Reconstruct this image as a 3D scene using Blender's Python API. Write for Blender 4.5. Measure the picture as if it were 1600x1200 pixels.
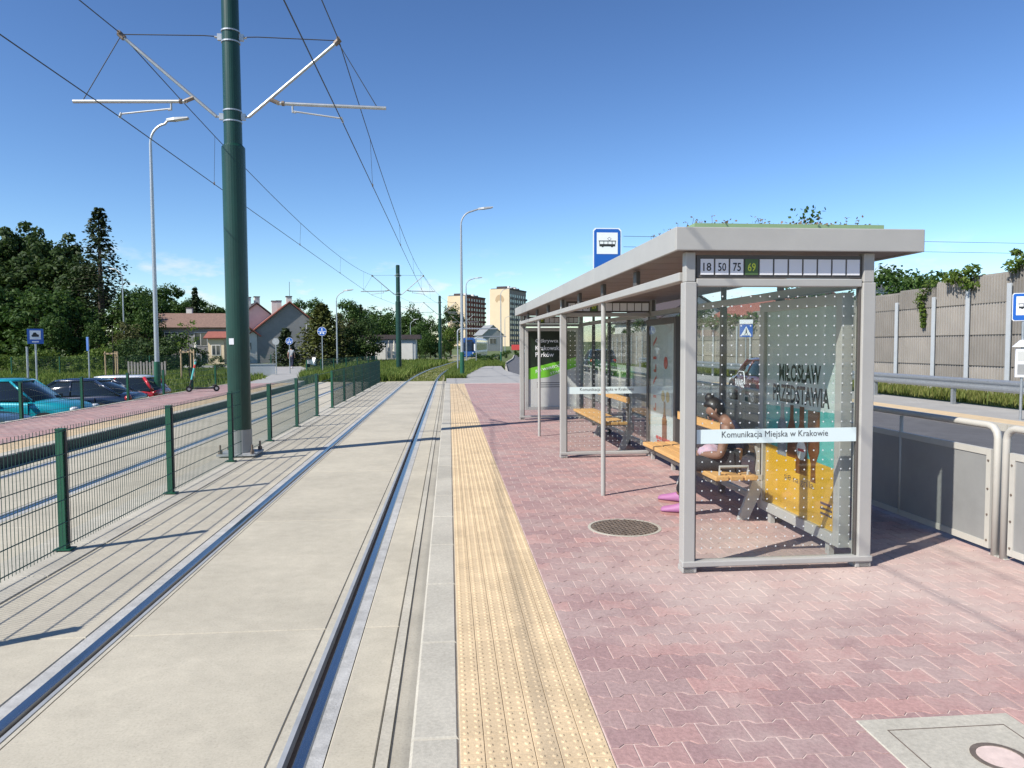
import bpy, math, random
from mathutils import Vector, Matrix
random.seed(7)
R = math.radians
for o in list(bpy.data.objects): bpy.data.objects.remove(o)
scn = bpy.context.scene
COL = scn.collection
# ------------------------------------------------------------------ camera
F_PX, YAW, PITCH, ROLL, EYE = 1155.0, 0.0845, 0.0523, 0.005, 1.795
cam = bpy.data.cameras.new('camera'); cam_o = bpy.data.objects.new('camera', cam); COL.objects.link(cam_o)
cam.sensor_fit = 'HORIZONTAL'; cam.sensor_width = 36; cam.lens = F_PX/1600*36
cam.clip_start = .05; cam.clip_end = 5000
_f = Vector((math.sin(YAW)*math.cos(PITCH), math.cos(YAW)*math.cos(PITCH), -math.sin(PITCH)))
_r0 = Vector((math.cos(YAW), -math.sin(YAW), 0)); _u0 = _r0.cross(_f)
CR = _r0*math.cos(ROLL)-_u0*math.sin(ROLL); CU = _u0*math.cos(ROLL)+_r0*math.sin(ROLL); CF = _f
m = Matrix((CR, CU, -CF)).transposed().to_4x4(); m.translation = (0, 0, EYE)
cam_o.matrix_world = m
scn.camera = cam_o
scn.render.resolution_x, scn.render.resolution_y = 1024, 768
def at(px, py, Y):
    """place in the world that stands Y metres down the line"""
    d = CR*((px-800)/F_PX) - CU*((py-600)/F_PX) + CF
    t = Y/d.y
    return Vector((d.x*t, Y, EYE+d.z*t))
# ------------------------------------------------------------------ world + sun
SUN_EL, SUN_H = R(43), Vector((-.857, -.514))       # direction towards the sun (horizontal part)
world = bpy.data.worlds.new('World'); scn.world = world; world.use_nodes = True
nt = world.node_tree; nt.nodes.clear()
def N(t, k, **kw):
    n = t.nodes.new(k)
    for a, b in kw.items():
        if hasattr(n, a): setattr(n, a, b)
    return n
wout = N(nt, 'ShaderNodeOutputWorld'); bg = N(nt, 'ShaderNodeBackground'); sky = N(nt, 'ShaderNodeTexSky')
sky.sky_type = 'NISHITA'; sky.sun_disc = False; sky.sun_elevation = SUN_EL
sky.sun_rotation = math.atan2(SUN_H.x, SUN_H.y); sky.altitude = 250; sky.air_density = 1.0; sky.dust_density = .1; sky.ozone_density = 4.0
bg.inputs['Strength'].default_value = .058
# small fair-weather clouds low over the horizon, all the way round
tc = N(nt, 'ShaderNodeTexCoord'); sep = N(nt, 'ShaderNodeSeparateXYZ'); mp = N(nt, 'ShaderNodeMapping'); mp.inputs['Scale'].default_value = (9, 9, 26)
no = N(nt, 'ShaderNodeTexNoise'); no.inputs['Scale'].default_value = 1.25; no.inputs['Detail'].default_value = 6; no.inputs['Roughness'].default_value = .55
band = N(nt, 'ShaderNodeValToRGB'); cr = N(nt, 'ShaderNodeValToRGB'); mul = N(nt, 'ShaderNodeMath', operation='MULTIPLY'); mx = N(nt, 'ShaderNodeMixRGB')
e = band.color_ramp.elements; e[0].position = -.0; e[0].color = (1, 1, 1, 1); e[1].position = .13; e[1].color = (0, 0, 0, 1)
x = band.color_ramp.elements.new(.075); x.color = (.9, .9, .9, 1)
e = cr.color_ramp.elements; e[0].position = .56; e[0].color = (0, 0, 0, 1); e[1].position = .70; e[1].color = (1, 1, 1, 1)
L = nt.links.new
L(tc.outputs['Generated'], mp.inputs['Vector']); L(mp.outputs[0], no.inputs['Vector']); L(no.outputs['Fac'], cr.inputs[0])
L(tc.outputs['Generated'], sep.inputs[0]); L(sep.outputs['Z'], band.inputs[0])
L(cr.outputs[0], mul.inputs[0]); L(band.outputs[0], mul.inputs[1]); L(mul.outputs[0], mx.inputs['Fac'])
gm_ = N(nt, 'ShaderNodeGamma'); gm_.inputs['Gamma'].default_value = 1.38; L(sky.outputs[0], gm_.inputs['Color']); L(gm_.outputs[0], mx.inputs[1]); mx.inputs[2].default_value = (11.5, 11.7, 12.0, 1)
L(mx.outputs[0], bg.inputs['Color']); L(bg.outputs[0], wout.inputs[0])
sun = bpy.data.lights.new('sun', 'SUN'); sun.energy = 4.6; sun.angle = R(.53); sun.color = (1, .955, .88)
sun_o = bpy.data.objects.new('sun', sun); COL.objects.link(sun_o)
sd = Vector((SUN_H.x*math.cos(SUN_EL), SUN_H.y*math.cos(SUN_EL), math.sin(SUN_EL)))
sun_o.rotation_euler = sd.to_track_quat('Z', 'Y').to_euler(); sun_o.location = (-30, -20, 40)
scn.view_settings.view_transform = 'Standard'; scn.view_settings.look = 'None'; scn.view_settings.gamma = 1
scn.view_settings.use_curve_mapping = False
scn.view_settings.exposure = 0.56
scn.cycles.transparent_max_bounces = 32
# ------------------------------------------------------------------ materials
M = {}
def mat(name, col, rough=.6, metal=0, var=.0, scale=6, bump=0, bscale=60, col2=None, spec=.5, coord='Object', detail=5, stretch=None, rnd=0, coat=0, stains=0, speck=0):
    m = bpy.data.materials.new(name); m.use_nodes = True; t = m.node_tree; b = t.nodes['Principled BSDF']
    b.inputs['Roughness'].default_value = rough; b.inputs['Metallic'].default_value = metal
    b.inputs['Specular IOR Level'].default_value = spec; b.inputs['Coat Weight'].default_value = coat
    b.inputs['Base Color'].default_value = (*col, 1); M[name] = m
    if coord == 'World': src = N(t, 'ShaderNodeNewGeometry').outputs['Position']
    else: src = N(t, 'ShaderNodeTexCoord').outputs['Object']
    if stretch:
        q = N(t, 'ShaderNodeMapping'); q.inputs['Scale'].default_value = stretch; t.links.new(src, q.inputs[0]); src = q.outputs[0]
    cur = None
    if var or col2:
        n = N(t, 'ShaderNodeTexNoise'); n.inputs['Scale'].default_value = scale; n.inputs['Detail'].default_value = detail; n.inputs['Roughness'].default_value = .65
        t.links.new(src, n.inputs['Vector'])
        r = N(t, 'ShaderNodeValToRGB'); e = r.color_ramp.elements; e[0].position = .3; e[1].position = .7
        c2 = col2 or tuple(min(1, c*(1+var)) for c in col); c1 = col if col2 else tuple(c*(1-var) for c in col)
        e[0].color = (*c1, 1); e[1].color = (*c2, 1)
        t.links.new(n.outputs['Fac'], r.inputs[0]); cur = r.outputs[0]
    if stains:
        n = N(t, 'ShaderNodeTexNoise'); n.inputs['Scale'].default_value = .9; n.inputs['Detail'].default_value = 8; n.inputs['Roughness'].default_value = .7
        t.links.new(src, n.inputs['Vector']); r = N(t, 'ShaderNodeValToRGB'); e = r.color_ramp.elements
        e[0].position = .38; e[0].color = (1-stains, 1-stains, 1-stains, 1); e[1].position = .6; e[1].color = (1, 1, 1, 1)
        t.links.new(n.outputs['Fac'], r.inputs[0]); mm = N(t, 'ShaderNodeMixRGB', blend_type='MULTIPLY'); mm.inputs[0].default_value = 1
        if cur: t.links.new(cur, mm.inputs[1])
        else: mm.inputs[1].default_value = (*col, 1)
        t.links.new(r.outputs[0], mm.inputs[2]); cur = mm.outputs[0]
    if speck:
        n = N(t, 'ShaderNodeTexNoise'); n.inputs['Scale'].default_value = 75; n.inputs['Detail'].default_value = 5; n.inputs['Roughness'].default_value = .8
        t.links.new(src, n.inputs['Vector']); r = N(t, 'ShaderNodeValToRGB'); e = r.color_ramp.elements
        e[0].position = .34; e[0].color = (1-speck*1.6,)*3+(1,); e[1].position = .62; e[1].color = (1+speck,)*3+(1,); e.new(.44).color = (1, 1, 1, 1)
        t.links.new(n.outputs['Fac'], r.inputs[0]); mm = N(t, 'ShaderNodeMixRGB', blend_type='MULTIPLY'); mm.inputs[0].default_value = 1
        t.links.new(cur, mm.inputs[1]); t.links.new(r.outputs[0], mm.inputs[2]); cur = mm.outputs[0]
    if rnd:
        oi = N(t, 'ShaderNodeObjectInfo').outputs['Random'] if rnd > 0 else N(t, 'ShaderNodeNewGeometry').outputs['Random Per Island']
        a = abs(rnd); mr = N(t, 'ShaderNodeMapRange'); mr.inputs['To Min'].default_value = 1-a; mr.inputs['To Max'].default_value = 1+a
        t.links.new(oi, mr.inputs[0]); mm = N(t, 'ShaderNodeMixRGB', blend_type='MULTIPLY'); mm.inputs[0].default_value = 1
        if cur: t.links.new(cur, mm.inputs[1])
        else: mm.inputs[1].default_value = (*col, 1)
        cb = N(t, 'ShaderNodeCombineXYZ')
        for i in range(3): t.links.new(mr.outputs[0], cb.inputs[i])
        t.links.new(cb.outputs[0], mm.inputs[2]); cur = mm.outputs[0]
    if cur: t.links.new(cur, b.inputs['Base Color'])
    if bump:
        n = N(t, 'ShaderNodeTexNoise'); n.inputs['Scale'].default_value = bscale; n.inputs['Detail'].default_value = 6
        t.links.new(src, n.inputs['Vector']); bp = N(t, 'ShaderNodeBump'); bp.inputs['Strength'].default_value = bump; bp.inputs['Distance'].default_value = .02
        t.links.new(n.outputs['Fac'], bp.inputs['Height']); t.links.new(bp.outputs[0], b.inputs['Normal'])
    return m
def leafmat(name, c, c2, trans=.35):
    m = bpy.data.materials.new(name); m.use_nodes = True; t = m.node_tree; t.nodes.clear(); M[name] = m
    out = N(t, 'ShaderNodeOutputMaterial'); d = N(t, 'ShaderNodeBsdfPrincipled'); tr = N(t, 'ShaderNodeBsdfTranslucent'); mix = N(t, 'ShaderNodeMixShader')
    d.inputs['Roughness'].default_value = .6; d.inputs['Specular IOR Level'].default_value = .25
    g = N(t, 'ShaderNodeNewGeometry'); r = N(t, 'ShaderNodeValToRGB'); e = r.color_ramp.elements; e[0].color = (*c, 1); e[1].color = (*c2, 1)
    t.links.new(g.outputs['Random Per Island'], r.inputs[0]); t.links.new(r.outputs[0], d.inputs['Base Color']); t.links.new(r.outputs[0], tr.inputs['Color'])
    mix.inputs[0].default_value = trans; t.links.new(d.outputs[0], mix.inputs[1]); t.links.new(tr.outputs[0], mix.inputs[2]); t.links.new(mix.outputs[0], out.inputs[0])
def glassmat(name, tint, refl=1.0, ior=1.45):
    m = bpy.data.materials.new(name); m.use_nodes = True; t = m.node_tree; t.nodes.clear(); M[name] = m
    out = N(t, 'ShaderNodeOutputMaterial'); a = N(t, 'ShaderNodeBsdfTransparent'); g = N(t, 'ShaderNodeBsdfGlossy'); mix = N(t, 'ShaderNodeMixShader'); lw = N(t, 'ShaderNodeLayerWeight'); pw = N(t, 'ShaderNodeMath', operation='POWER'); pw.inputs[1].default_value = 4.5; f = N(t, 'ShaderNodeMapRange'); f.inputs['To Min'].default_value = .03; f.inputs['To Max'].default_value = .75
    a.inputs[0].default_value = (*tint, 1); g.inputs['Roughness'].default_value = .0
    t.links.new(lw.outputs['Facing'], pw.inputs[0]); t.links.new(pw.outputs[0], f.inputs[0]); t.links.new(f.outputs[0], mix.inputs[0]); t.links.new(a.outputs[0], mix.inputs[1]); t.links.new(g.outputs[0], mix.inputs[2]); t.links.new(mix.outputs[0], out.inputs[0])
mat('concrete', (.43, .395, .315), .9, var=.10, scale=14, bump=.12, bscale=420, coord='World', stains=.14, detail=9, speck=.12)
mat('slab_concrete', (.43, .39, .305), .9, var=.07, scale=9, bump=.12, bscale=420, coord='World', stains=.15, detail=9, rnd=.035, speck=.12)
mat('grout', (.40, .395, .375), .8, var=.18, scale=9, bump=.2, bscale=90, coord='World', stains=.2, speck=.12)
mat('kerb_stone', (.44, .41, .34), .9, var=.16, scale=60, bump=.15, bscale=260, coord='World', detail=7, stains=.2, rnd=.04)
mat('gutter', (.35, .325, .27), .8, var=.06, scale=4, bump=.1, coord='World', stains=.15, speck=.12)
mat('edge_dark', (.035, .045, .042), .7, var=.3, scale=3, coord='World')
mat('joint_dark', (.03, .03, .03), .9)
mat('rail_steel', (.42, .43, .45), .27, 1.0, var=.12, scale=3, stretch=(30, .6, 30), coord='World')
mat('rail_rust', (.10, .07, .05), .8, var=.3, scale=20, coord='World')
mat('tactile', (.54, .41, .25), .8, var=.13, scale=3.5, bump=.15, bscale=150, coord='World', stains=.06, rnd=.05, speck=.12)
mat('tactile_joined', (.53, .40, .245), .8, var=.13, scale=3.5, bump=.15, bscale=150, coord='World', stains=.06, rnd=-.05, speck=.12)
mat('sand_joint', (.58, .46, .41), .95, var=.12, scale=30, coord='World')
mat('grass_ground', (.07, .10, .022), .95, col2=(.115, .14, .04), scale=1.3, bump=.6, bscale=30, coord='World')
mat('track_grass', (.20, .20, .10), .95, col2=(.27, .25, .14), scale=2.5, bump=.5, bscale=40, coord='World')
mat('asphalt', (.10, .10, .105), .85, var=.14, scale=3, bump=.35, bscale=160, coord='World', stains=.12)
mat('path_grey', (.33, .32, .30), .85, var=.08, scale=1.4, bump=.2, coord='World', stains=.1)
mat('line_white', (.72, .72, .70), .7, var=.12, scale=8, coord='World')
mat('mast_green', (.0055, .040, .028), .38, var=.25, scale=2.5, bump=.06, bscale=12, stretch=(1, 1, .35))
mat('fence_green', (.010, .088, .045), .42, var=.1, scale=9)
mat('wire_green', (.012, .06, .045), .45)
mat('galv', (.42, .44, .45), .42, .7, var=.12, scale=14)
mat('galv_dull', (.40, .41, .41), .55, .35, var=.12, scale=6)
mat('cable', (.03, .032, .035), .6)
mat('shelter_grey', (.37, .36, .335), .42, var=.05, scale=3, bump=.03, bscale=200)
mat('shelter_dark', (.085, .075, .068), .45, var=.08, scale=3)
mat('soffit', (.17, .13, .11), .5, var=.10, scale=4)
mat('roof_sage', (.22, .32, .17), .6, var=.06, scale=5)
mat('wood', (.50, .27, .09), .55, col2=(.62, .36, .14), scale=5, stretch=(14, 1, 14), bump=.15, bscale=30, rnd=.08)
mat('picket_wood', (.25, .23, .21), .9, var=.2, scale=8)
mat('wood_stake', (.42, .30, .18), .8, var=.2, scale=8)
mat('white_film', (.66, .76, .74), .45)
mat('dot_white', (.60, .62, .60), .5)
mat('text_dark', (.06, .065, .07), .6)
mat('text_black', (.018, .02, .02), .6)
mat('plate_white', (.70, .70, .72), .5)
mat('plate_green', (.07, .13, .045), .5)
mat('lime', (.55, .62, .05), .5)
mat('poster_white', (.62, .66, .64), .35, spec=.6)
mat('poster_teal', (.12, .50, .46), .35, spec=.6)
mat('poster_yellow', (.78, .42, .035), .35, spec=.6)
mat('bottle_brown', (.20, .065, .018), .3, var=.3, scale=12)
mat('bottle_glass', (.30, .30, .33), .3, var=.3, scale=12)
mat('label_white', (.72, .70, .66), .5)
mat('gold', (.55, .35, .06), .5)
mat('poster_black', (.012, .022, .012), .35, var=.3, scale=4)
mat('poster_lime', (.16, .48, .03), .4)
mat('poster_grey', (.50, .50, .47), .4)
mat('red_print', (.60, .07, .06), .5)
mat('text_white', (.82, .82, .82), .5)
mat('sign_blue', (.008, .10, .42), .35, spec=.6)
mat('sign_white', (.78, .79, .80), .4)
mat('sheet_grey', (.30, .30, .29), .5, .2, var=.10, scale=2.2)
mat('rail_paint', (.47, .45, .40), .45, var=.05, scale=5)
mat('wall_post', (.40, .42, .43), .6, var=.07, scale=3)
mat('noise_panel', (.235, .215, .19), .9, var=.16, scale=1.2, bump=.3, bscale=40, rnd=.2, stretch=(1, 1, .5))
mat('bark', (.09, .07, .05), .9, var=.3, scale=9, bump=.5, bscale=20)
leafmat('leaf_dark', (.016, .040, .009), (.062, .10, .022), .3)
leafmat('leaf_mid', (.022, .06, .010), (.075, .13, .025), .35)
leafmat('leaf_light', (.06, .115, .015), (.17, .23, .045), .45)
leafmat('leaf_olive', (.05, .06, .018), (.11, .11, .035), .3)
leafmat('needle', (.012, .028, .010), (.05, .07, .022), .15)
leafmat('needle_gold', (.04, .055, .010), (.10, .11, .025), .2)
leafmat('grass_blade', (.08, .15, .018), (.24, .28, .07), .4)
leafmat('grass_pale', (.11, .16, .03), (.28, .28, .09), .4)
leafmat('sedum', (.10, .09, .04), (.26, .16, .12), .2)
glassmat('glass', (.95, .97, .96))
glassmat('glass_dark', (.72, .78, .76))
mat('car_glass', (.012, .016, .02), .06, spec=.8)
mat('tyre', (.018, .018, .018), .8)
mat('rim', (.45, .46, .47), .35, .8)
mat('black_plastic', (.02, .02, .022), .5)
mat('lamp_red', (.45, .012, .015), .2, spec=.8)
mat('lamp_clear', (.62, .64, .66), .12, spec=.9)
for n, c in (('teal', (.008, .30, .36)), ('navy', (.012, .02, .05)), ('red', (.55, .018, .022)), ('slate', (.05, .09, .10)), ('white', (.72, .73, .74)), ('maroon', (.11, .008, .014)), ('dkblue', (.015, .03, .06))):
    mat('paint_'+n, c, .25, .15, coat=1.0, spec=.5)
mat('render_grey', (.24, .235, .23), .9, var=.10, scale=1.5, bump=.3, bscale=50)
mat('render_white', (.62, .60, .55), .85, var=.06, scale=2)
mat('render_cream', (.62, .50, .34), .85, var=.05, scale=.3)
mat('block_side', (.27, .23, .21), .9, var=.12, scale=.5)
mat('block_red', (.20, .075, .055), .9, var=.15, scale=.6)
mat('roof_red', (.26, .085, .06), .8, var=.25, scale=5)
mat('roof_brown', (.20, .125, .095), .85, var=.25, scale=5)
mat('roof_tile', (.10, .10, .11), .45, var=.3, scale=7)
mat('roof_dark', (.06, .045, .045), .8, var=.2, scale=5)
mat('window_glass', (.03, .04, .05), .08, spec=.8)
mat('skin', (.22, .115, .075), .55)
mat('skin_light', (.45, .27, .2), .55)
mat('hair', (.012, .009, .008), .5, var=.4, scale=30)
mat('cloth_navy', (.018, .02, .045), .85, var=.25, scale=15)
mat('cloth_black', (.014, .014, .016), .85, var=.3, scale=15)
mat('cloth_grey', (.35, .36, .38), .85)
mat('shoe_pink', (.32, .12, .25), .6)
mat('shoe_brown', (.30, .15, .13), .7)
mat('shoe_sole', (.72, .70, .70), .6)
mat('bag_pink', (.55, .33, .37), .8, col2=(.30, .26, .34), scale=18)
mat('iron', (.19, .15, .12), .6, .4, var=.3, scale=12)
mat('tram_blue', (.015, .07, .26), .3, coat=.6)
mat('umber_cloth', (.62, .58, .48), .9)
# ------------------------------------------------------------------ mesh helpers
class MB:
    def __init__(s): s.v = []; s.f = []
    def add(s, vs, fs):
        k = len(s.v); s.v += [tuple(p) for p in vs]; s.f += [tuple(i+k for i in f) for f in fs]; return s
    def box(s, x0, x1, y0, y1, z0, z1):
        return s.add([(x0,y0,z0),(x1,y0,z0),(x1,y1,z0),(x0,y1,z0),(x0,y0,z1),(x1,y0,z1),(x1,y1,z1),(x0,y1,z1)],
                     [(0,3,2,1),(4,5,6,7),(0,1,5,4),(1,2,6,5),(2,3,7,6),(3,0,4,7)])
    def cbox(s, x0, x1, y0, y1, z0, z1, c=.006):
        """box with chamfered upper edges"""
        vs = [(x0,y0,z0),(x1,y0,z0),(x1,y1,z0),(x0,y1,z0),(x0,y0,z1-c),(x1,y0,z1-c),(x1,y1,z1-c),(x0,y1,z1-c),
              (x0+c,y0+c,z1),(x1-c,y0+c,z1),(x1-c,y1-c,z1),(x0+c,y1-c,z1)]
        fs = [(0,3,2,1),(8,9,10,11)]
        for a in range(4):
            b = (a+1) % 4; fs += [(a,b,4+b,4+a),(4+a,4+b,8+b,8+a)]
        return s.add(vs, fs)
    def obox(s, c, ax, sz):
        c = Vector(c); a, b, d = [Vector(q).normalized()*h*.5 for q, h in zip(ax, sz)]
        vs = [c+a*i+b*j+d*k for k in (-1,1) for i, j in ((-1,-1),(1,-1),(1,1),(-1,1))]
        return s.add(vs, [(0,3,2,1),(4,5,6,7),(0,1,5,4),(1,2,6,5),(2,3,7,6),(3,0,4,7)])
    def tube(s, pts, r, n=8, caps=True):
        pts = [Vector(p) for p in pts]; rs = r if isinstance(r, (list, tuple)) else [r]*len(pts)
        k = len(s.v); prev = None
        for i, p in enumerate(pts):
            t = (pts[min(i+1, len(pts)-1)]-pts[max(i-1, 0)]).normalized()
            if prev is None:
                a = t.cross(Vector((0,0,1)) if abs(t.z) < .9 else Vector((1,0,0))).normalized()
            else: a = (prev - t*prev.dot(t)).normalized()
            prev = a; b = t.cross(a)
            for j in range(n):
                q = 2*math.pi*j/n; s.v.append(tuple(p+(a*math.cos(q)+b*math.sin(q))*rs[i]))
        for i in range(len(pts)-1):
            for j in range(n):
                s.f.append((k+i*n+j, k+i*n+(j+1) % n, k+(i+1)*n+(j+1) % n, k+(i+1)*n+j))
        if caps: s.f.append(tuple(k+j for j in range(n))[::-1]); s.f.append(tuple(k+(len(pts)-1)*n+j for j in range(n)))
        return s
    def prism(s, poly, axis, a, b):
        """polygon extruded; axis 'x': poly is (y,z); 'y': (x,z); 'z': (x,y)"""
        n = len(poly)
        g = {'x': lambda p, t: (t, p[0], p[1]), 'y': lambda p, t: (p[0], t, p[1]), 'z': lambda p, t: (p[0], p[1], t)}[axis]
        return s.add([g(p, a) for p in poly]+[g(p, b) for p in poly],
                     [tuple(range(n))[::-1], tuple(range(n, 2*n))]+[(i, (i+1) % n, n+(i+1) % n, n+i) for i in range(n)])
    def disc(s, c, r, nrm=(0,0,1), n=16):
        c = Vector(c); nn = Vector(nrm).normalized(); a = nn.orthogonal().normalized(); b = nn.cross(a)
        return s.add([c+(a*math.cos(2*math.pi*i/n)+b*math.sin(2*math.pi*i/n))*r for i in range(n)], [tuple(range(n))])
    def loft(s, rings, caps=True):
        n = len(rings[0]); k = len(s.v)
        for r in rings: s.v += [tuple(p) for p in r]
        for i in range(len(rings)-1):
            for j in range(n): s.f.append((k+i*n+j, k+i*n+(j+1) % n, k+(i+1)*n+(j+1) % n, k+(i+1)*n+j))
        if caps: s.f.append(tuple(k+j for j in range(n))[::-1]); s.f.append(tuple(k+(len(rings)-1)*n+j for j in range(n)))
        return s
    def ball(s, c, r, n=10, sc=(1,1,1)):
        c = Vector(c); rings = []
        for i in range(1, n//2+1):
            a = math.pi*i/(n//2+1); rings.append([c+Vector((math.cos(2*math.pi*j/n)*math.sin(a)*sc[0], math.sin(2*math.pi*j/n)*math.sin(a)*sc[1], -math.cos(a)*sc[2]))*r for j in range(n)])
        return s.loft(rings)
    def mesh(s, name, m, smooth=False, off=None):
        me = bpy.data.meshes.new(name)
        vs = s.v if off is None else [(p[0]-off[0], p[1]-off[1], p[2]-off[2]) for p in s.v]
        me.from_pydata(vs, [], s.f); me.materials.append(M[m] if isinstance(m, str) else m)
        if smooth: me.polygons.foreach_set('use_smooth', [True]*len(me.polygons))
        me.update(); return me
    def build(s, name, m, parent=None, smooth=False, off=None, bevel=0, sub=0):
        o = bpy.data.objects.new(name, s.mesh(name, m, smooth, off)); COL.objects.link(o)
        if parent is not None: o.parent = parent
        if bevel:
            b = o.modifiers.new('b', 'BEVEL'); b.width = bevel; b.segments = 2; b.limit_method = 'ANGLE'
        if sub:
            q = o.modifiers.new('s', 'SUBSURF'); q.levels = sub; q.render_levels = sub
        return o
def tag(o, label=None, cat=None, group=None, kind=None):
    if label: o['label'] = label
    if cat: o['category'] = cat
    if group: o['group'] = group
    if kind: o['kind'] = kind
    return o
def thing(name, label, cat, loc=(0,0,0), rz=0, group=None):
    o = bpy.data.objects.new(name, None); COL.objects.link(o); o.location = loc; o.rotation_euler = (0,0,rz); o.empty_display_size = .2
    return tag(o, label, cat, group)
def copy_tree(o, parent=None, loc=None, rz=None, label=None, scale=None):
    c = o.copy(); COL.objects.link(c)
    if parent is not None: c.parent = parent
    if loc is not None: c.location = loc
    if rz is not None: c.rotation_euler = (0,0,rz)
    if scale is not None: c.scale = (scale,)*3 if not isinstance(scale, (tuple, list)) else scale
    if label: c['label'] = label
    for ch in o.children: copy_tree(ch, c)
    return c
def inst(name, me, parent=None, loc=(0,0,0), rz=0):
    o = bpy.data.objects.new(name, me); COL.objects.link(o); o.location = loc
    if rz: o.rotation_euler = (0,0,rz)
    if parent is not None: o.parent = parent
    return o
def struct(name, mb, m, **kw): return tag(mb.build(name, m, **kw), kind='structure')
def sheet(pts, z, thick=0):
    mb = MB()
    if thick: return mb.prism([(p[0], p[1]) for p in pts], 'z', z-thick, z)
    return mb.add([(p[0], p[1], z) for p in pts], [tuple(range(len(pts)))])
def lettering(txt, parent, origin, right, up, width=None, height=.1, m='text_dark', name='lettering', bold=0, center=False):
    cu = bpy.data.curves.new('t', 'FONT'); cu.body = txt; cu.size = 1; cu.offset = bold; cu.resolution_u = 2
    o = bpy.data.objects.new('t', cu); COL.objects.link(o); dg = bpy.context.evaluated_depsgraph_get(); dg.update()
    me = bpy.data.meshes.new_from_object(o.evaluated_get(dg)); bpy.data.objects.remove(o); bpy.data.curves.remove(cu)
    xs = [v.co.x for v in me.vertices]; ys = [v.co.y for v in me.vertices]
    x0, x1, y0, y1 = min(xs), max(xs), min(ys), max(ys)
    sy = height/(y1-y0); sx = width/(x1-x0) if width else sy
    rr, uu = Vector(right).normalized(), Vector(up).normalized(); og = Vector(origin)
    for v in me.vertices:
        a = (v.co.x-x0)*sx - (((x1-x0)*sx*.5) if center else 0); b = (v.co.y-y0)*sy; v.co = og+rr*a+uu*b
    me.materials.clear(); me.materials.append(M[m]); me.name = name
    o = bpy.data.objects.new(name, me); COL.objects.link(o)
    if parent is not None: o.parent = parent
    return o
# ================================================================== SETTING
def smooth(a, b, x):
    t = min(1, max(0, (x-a)/(b-a))); return t*t*(3-2*t)
def gz(x, y):
    z = -.2
    park = smooth(-10.1, -11.0, x)*(1-smooth(33, 44, y))
    z -= .55*park
    if x < -9.7: z += .16*smooth(-9.6, -10.0, x)*(1-smooth(-10.0, -10.5, x))*(1-smooth(40, 48, y)) + .18*smooth(-9.7, -9.9, x)*smooth(34, 46, y)
    if y > 150: z += .006*(y-150)
    return z
xs = [-900, -400, -200, -120, -80, -60, -45, -35, -28, -22, -18, -15, -13, -12, -11.4, -11, -10.7, -10.4, -10.1, -9.9, -9.7, -9.4, -7, -3, 0, 4, 10, 16, 22, 30, 45, 70, 120, 250, 500, 1000]
ys = [-60, -20, 0, 6, 12, 18, 24, 30, 33, 35, 37, 39, 41, 44, 48, 55, 65, 80, 100, 130, 150, 200, 300, 500, 900, 1800]
g = MB(); g.v = [(x, y, gz(x, y)) for y in ys for x in xs]; nx = len(xs)
g.f = [(j*nx+i, j*nx+i+1, (j+1)*nx+i+1, (j+1)*nx+i) for j in range(len(ys)-1) for i in range(nx-1)]
struct('ground', g, 'grass_ground', smooth=True)
def toff(y):
    if y <= 36: return 0
    if y <= 67: return .00152*(y-36)**2
    return 1.46+.075*(y-67)
MIR = -6.88                                   # left track mirrors the right one about the mast line x = -3.44
def ribbon(mb, xa, xb, z, ysamp):
    """flat strip that follows the track"""
    k = len(mb.v)
    for y in ysamp: mb.v += [(xa+toff(y), y, z), (xb+toff(y), y, z)]
    for i in range(len(ysamp)-1): mb.f.append((k+2*i, k+2*i+1, k+2*i+3, k+2*i+2))
    return mb
# ---- concrete track bed with single slabs
bed = MB(); bed.box(-6.66, -.172, -6, 37.9, -.30, -.06)
bed_o = struct('track_bed', bed, 'joint_dark')
cols = [(-2.02, -.80, 'slab_concrete', 0), (-.553, -.338, 'slab_concrete', 0), (-3.15, -2.262, 'slab_concrete', 0)]
joints = [-4.3+3.0*i for i in range(14)]+[37.9]
for xa, xb, mm, zz in cols:
    for mirror in (0, 1):
        a, b = (xa, xb) if not mirror else (MIR-xb, MIR-xa)
        me = MB().cbox(a, b, .005, 2.995, -.06, zz, .006).mesh('slab', mm)
        for i in range(14):
            y0 = joints[i]
            if y0+3 > 38: me = MB().cbox(a, b, .005, 37.9-y0, -.06, zz, .006).mesh('slab', mm)
            inst('slab', me, bed_o, (0, y0, 0))
def long_strip(name, xa, xb, z0, z1, m, y0=-6, y1=37.9, parent=None):
    for mirror in (0, 1):
        a, b = (xa, xb) if not mirror else (MIR-xb, MIR-xa)
        MB().box(a, b, y0, y1, z0, z1).build(name, m, parent)
long_strip('grout_strip', -.628, -.558, -.06, -.003, 'grout', parent=bed_o)
long_strip('grout_strip', -2.257, -2.178, -.06, -.003, 'grout', parent=bed_o)
long_strip('edge_strip', -.796, -.752, -.06, -.002, 'concrete', parent=bed_o)
long_strip('edge_strip', -2.046, -2.024, -.06, -.002, 'concrete', parent=bed_o)
long_strip('edge_strip', -.334, -.282, -.06, -.004, 'kerb_stone', parent=bed_o)
long_strip('gutter', -.281, -.173, -.06, -.016, 'gutter', parent=bed_o)
fm = MB().cbox(-3.735, -3.155, .006, .994, -.06, .008, .004).mesh('footing_block', 'kerb_stone')
for i in range(-4, 37): inst('footing_block', fm, bed_o, (0, i, 0))
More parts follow.
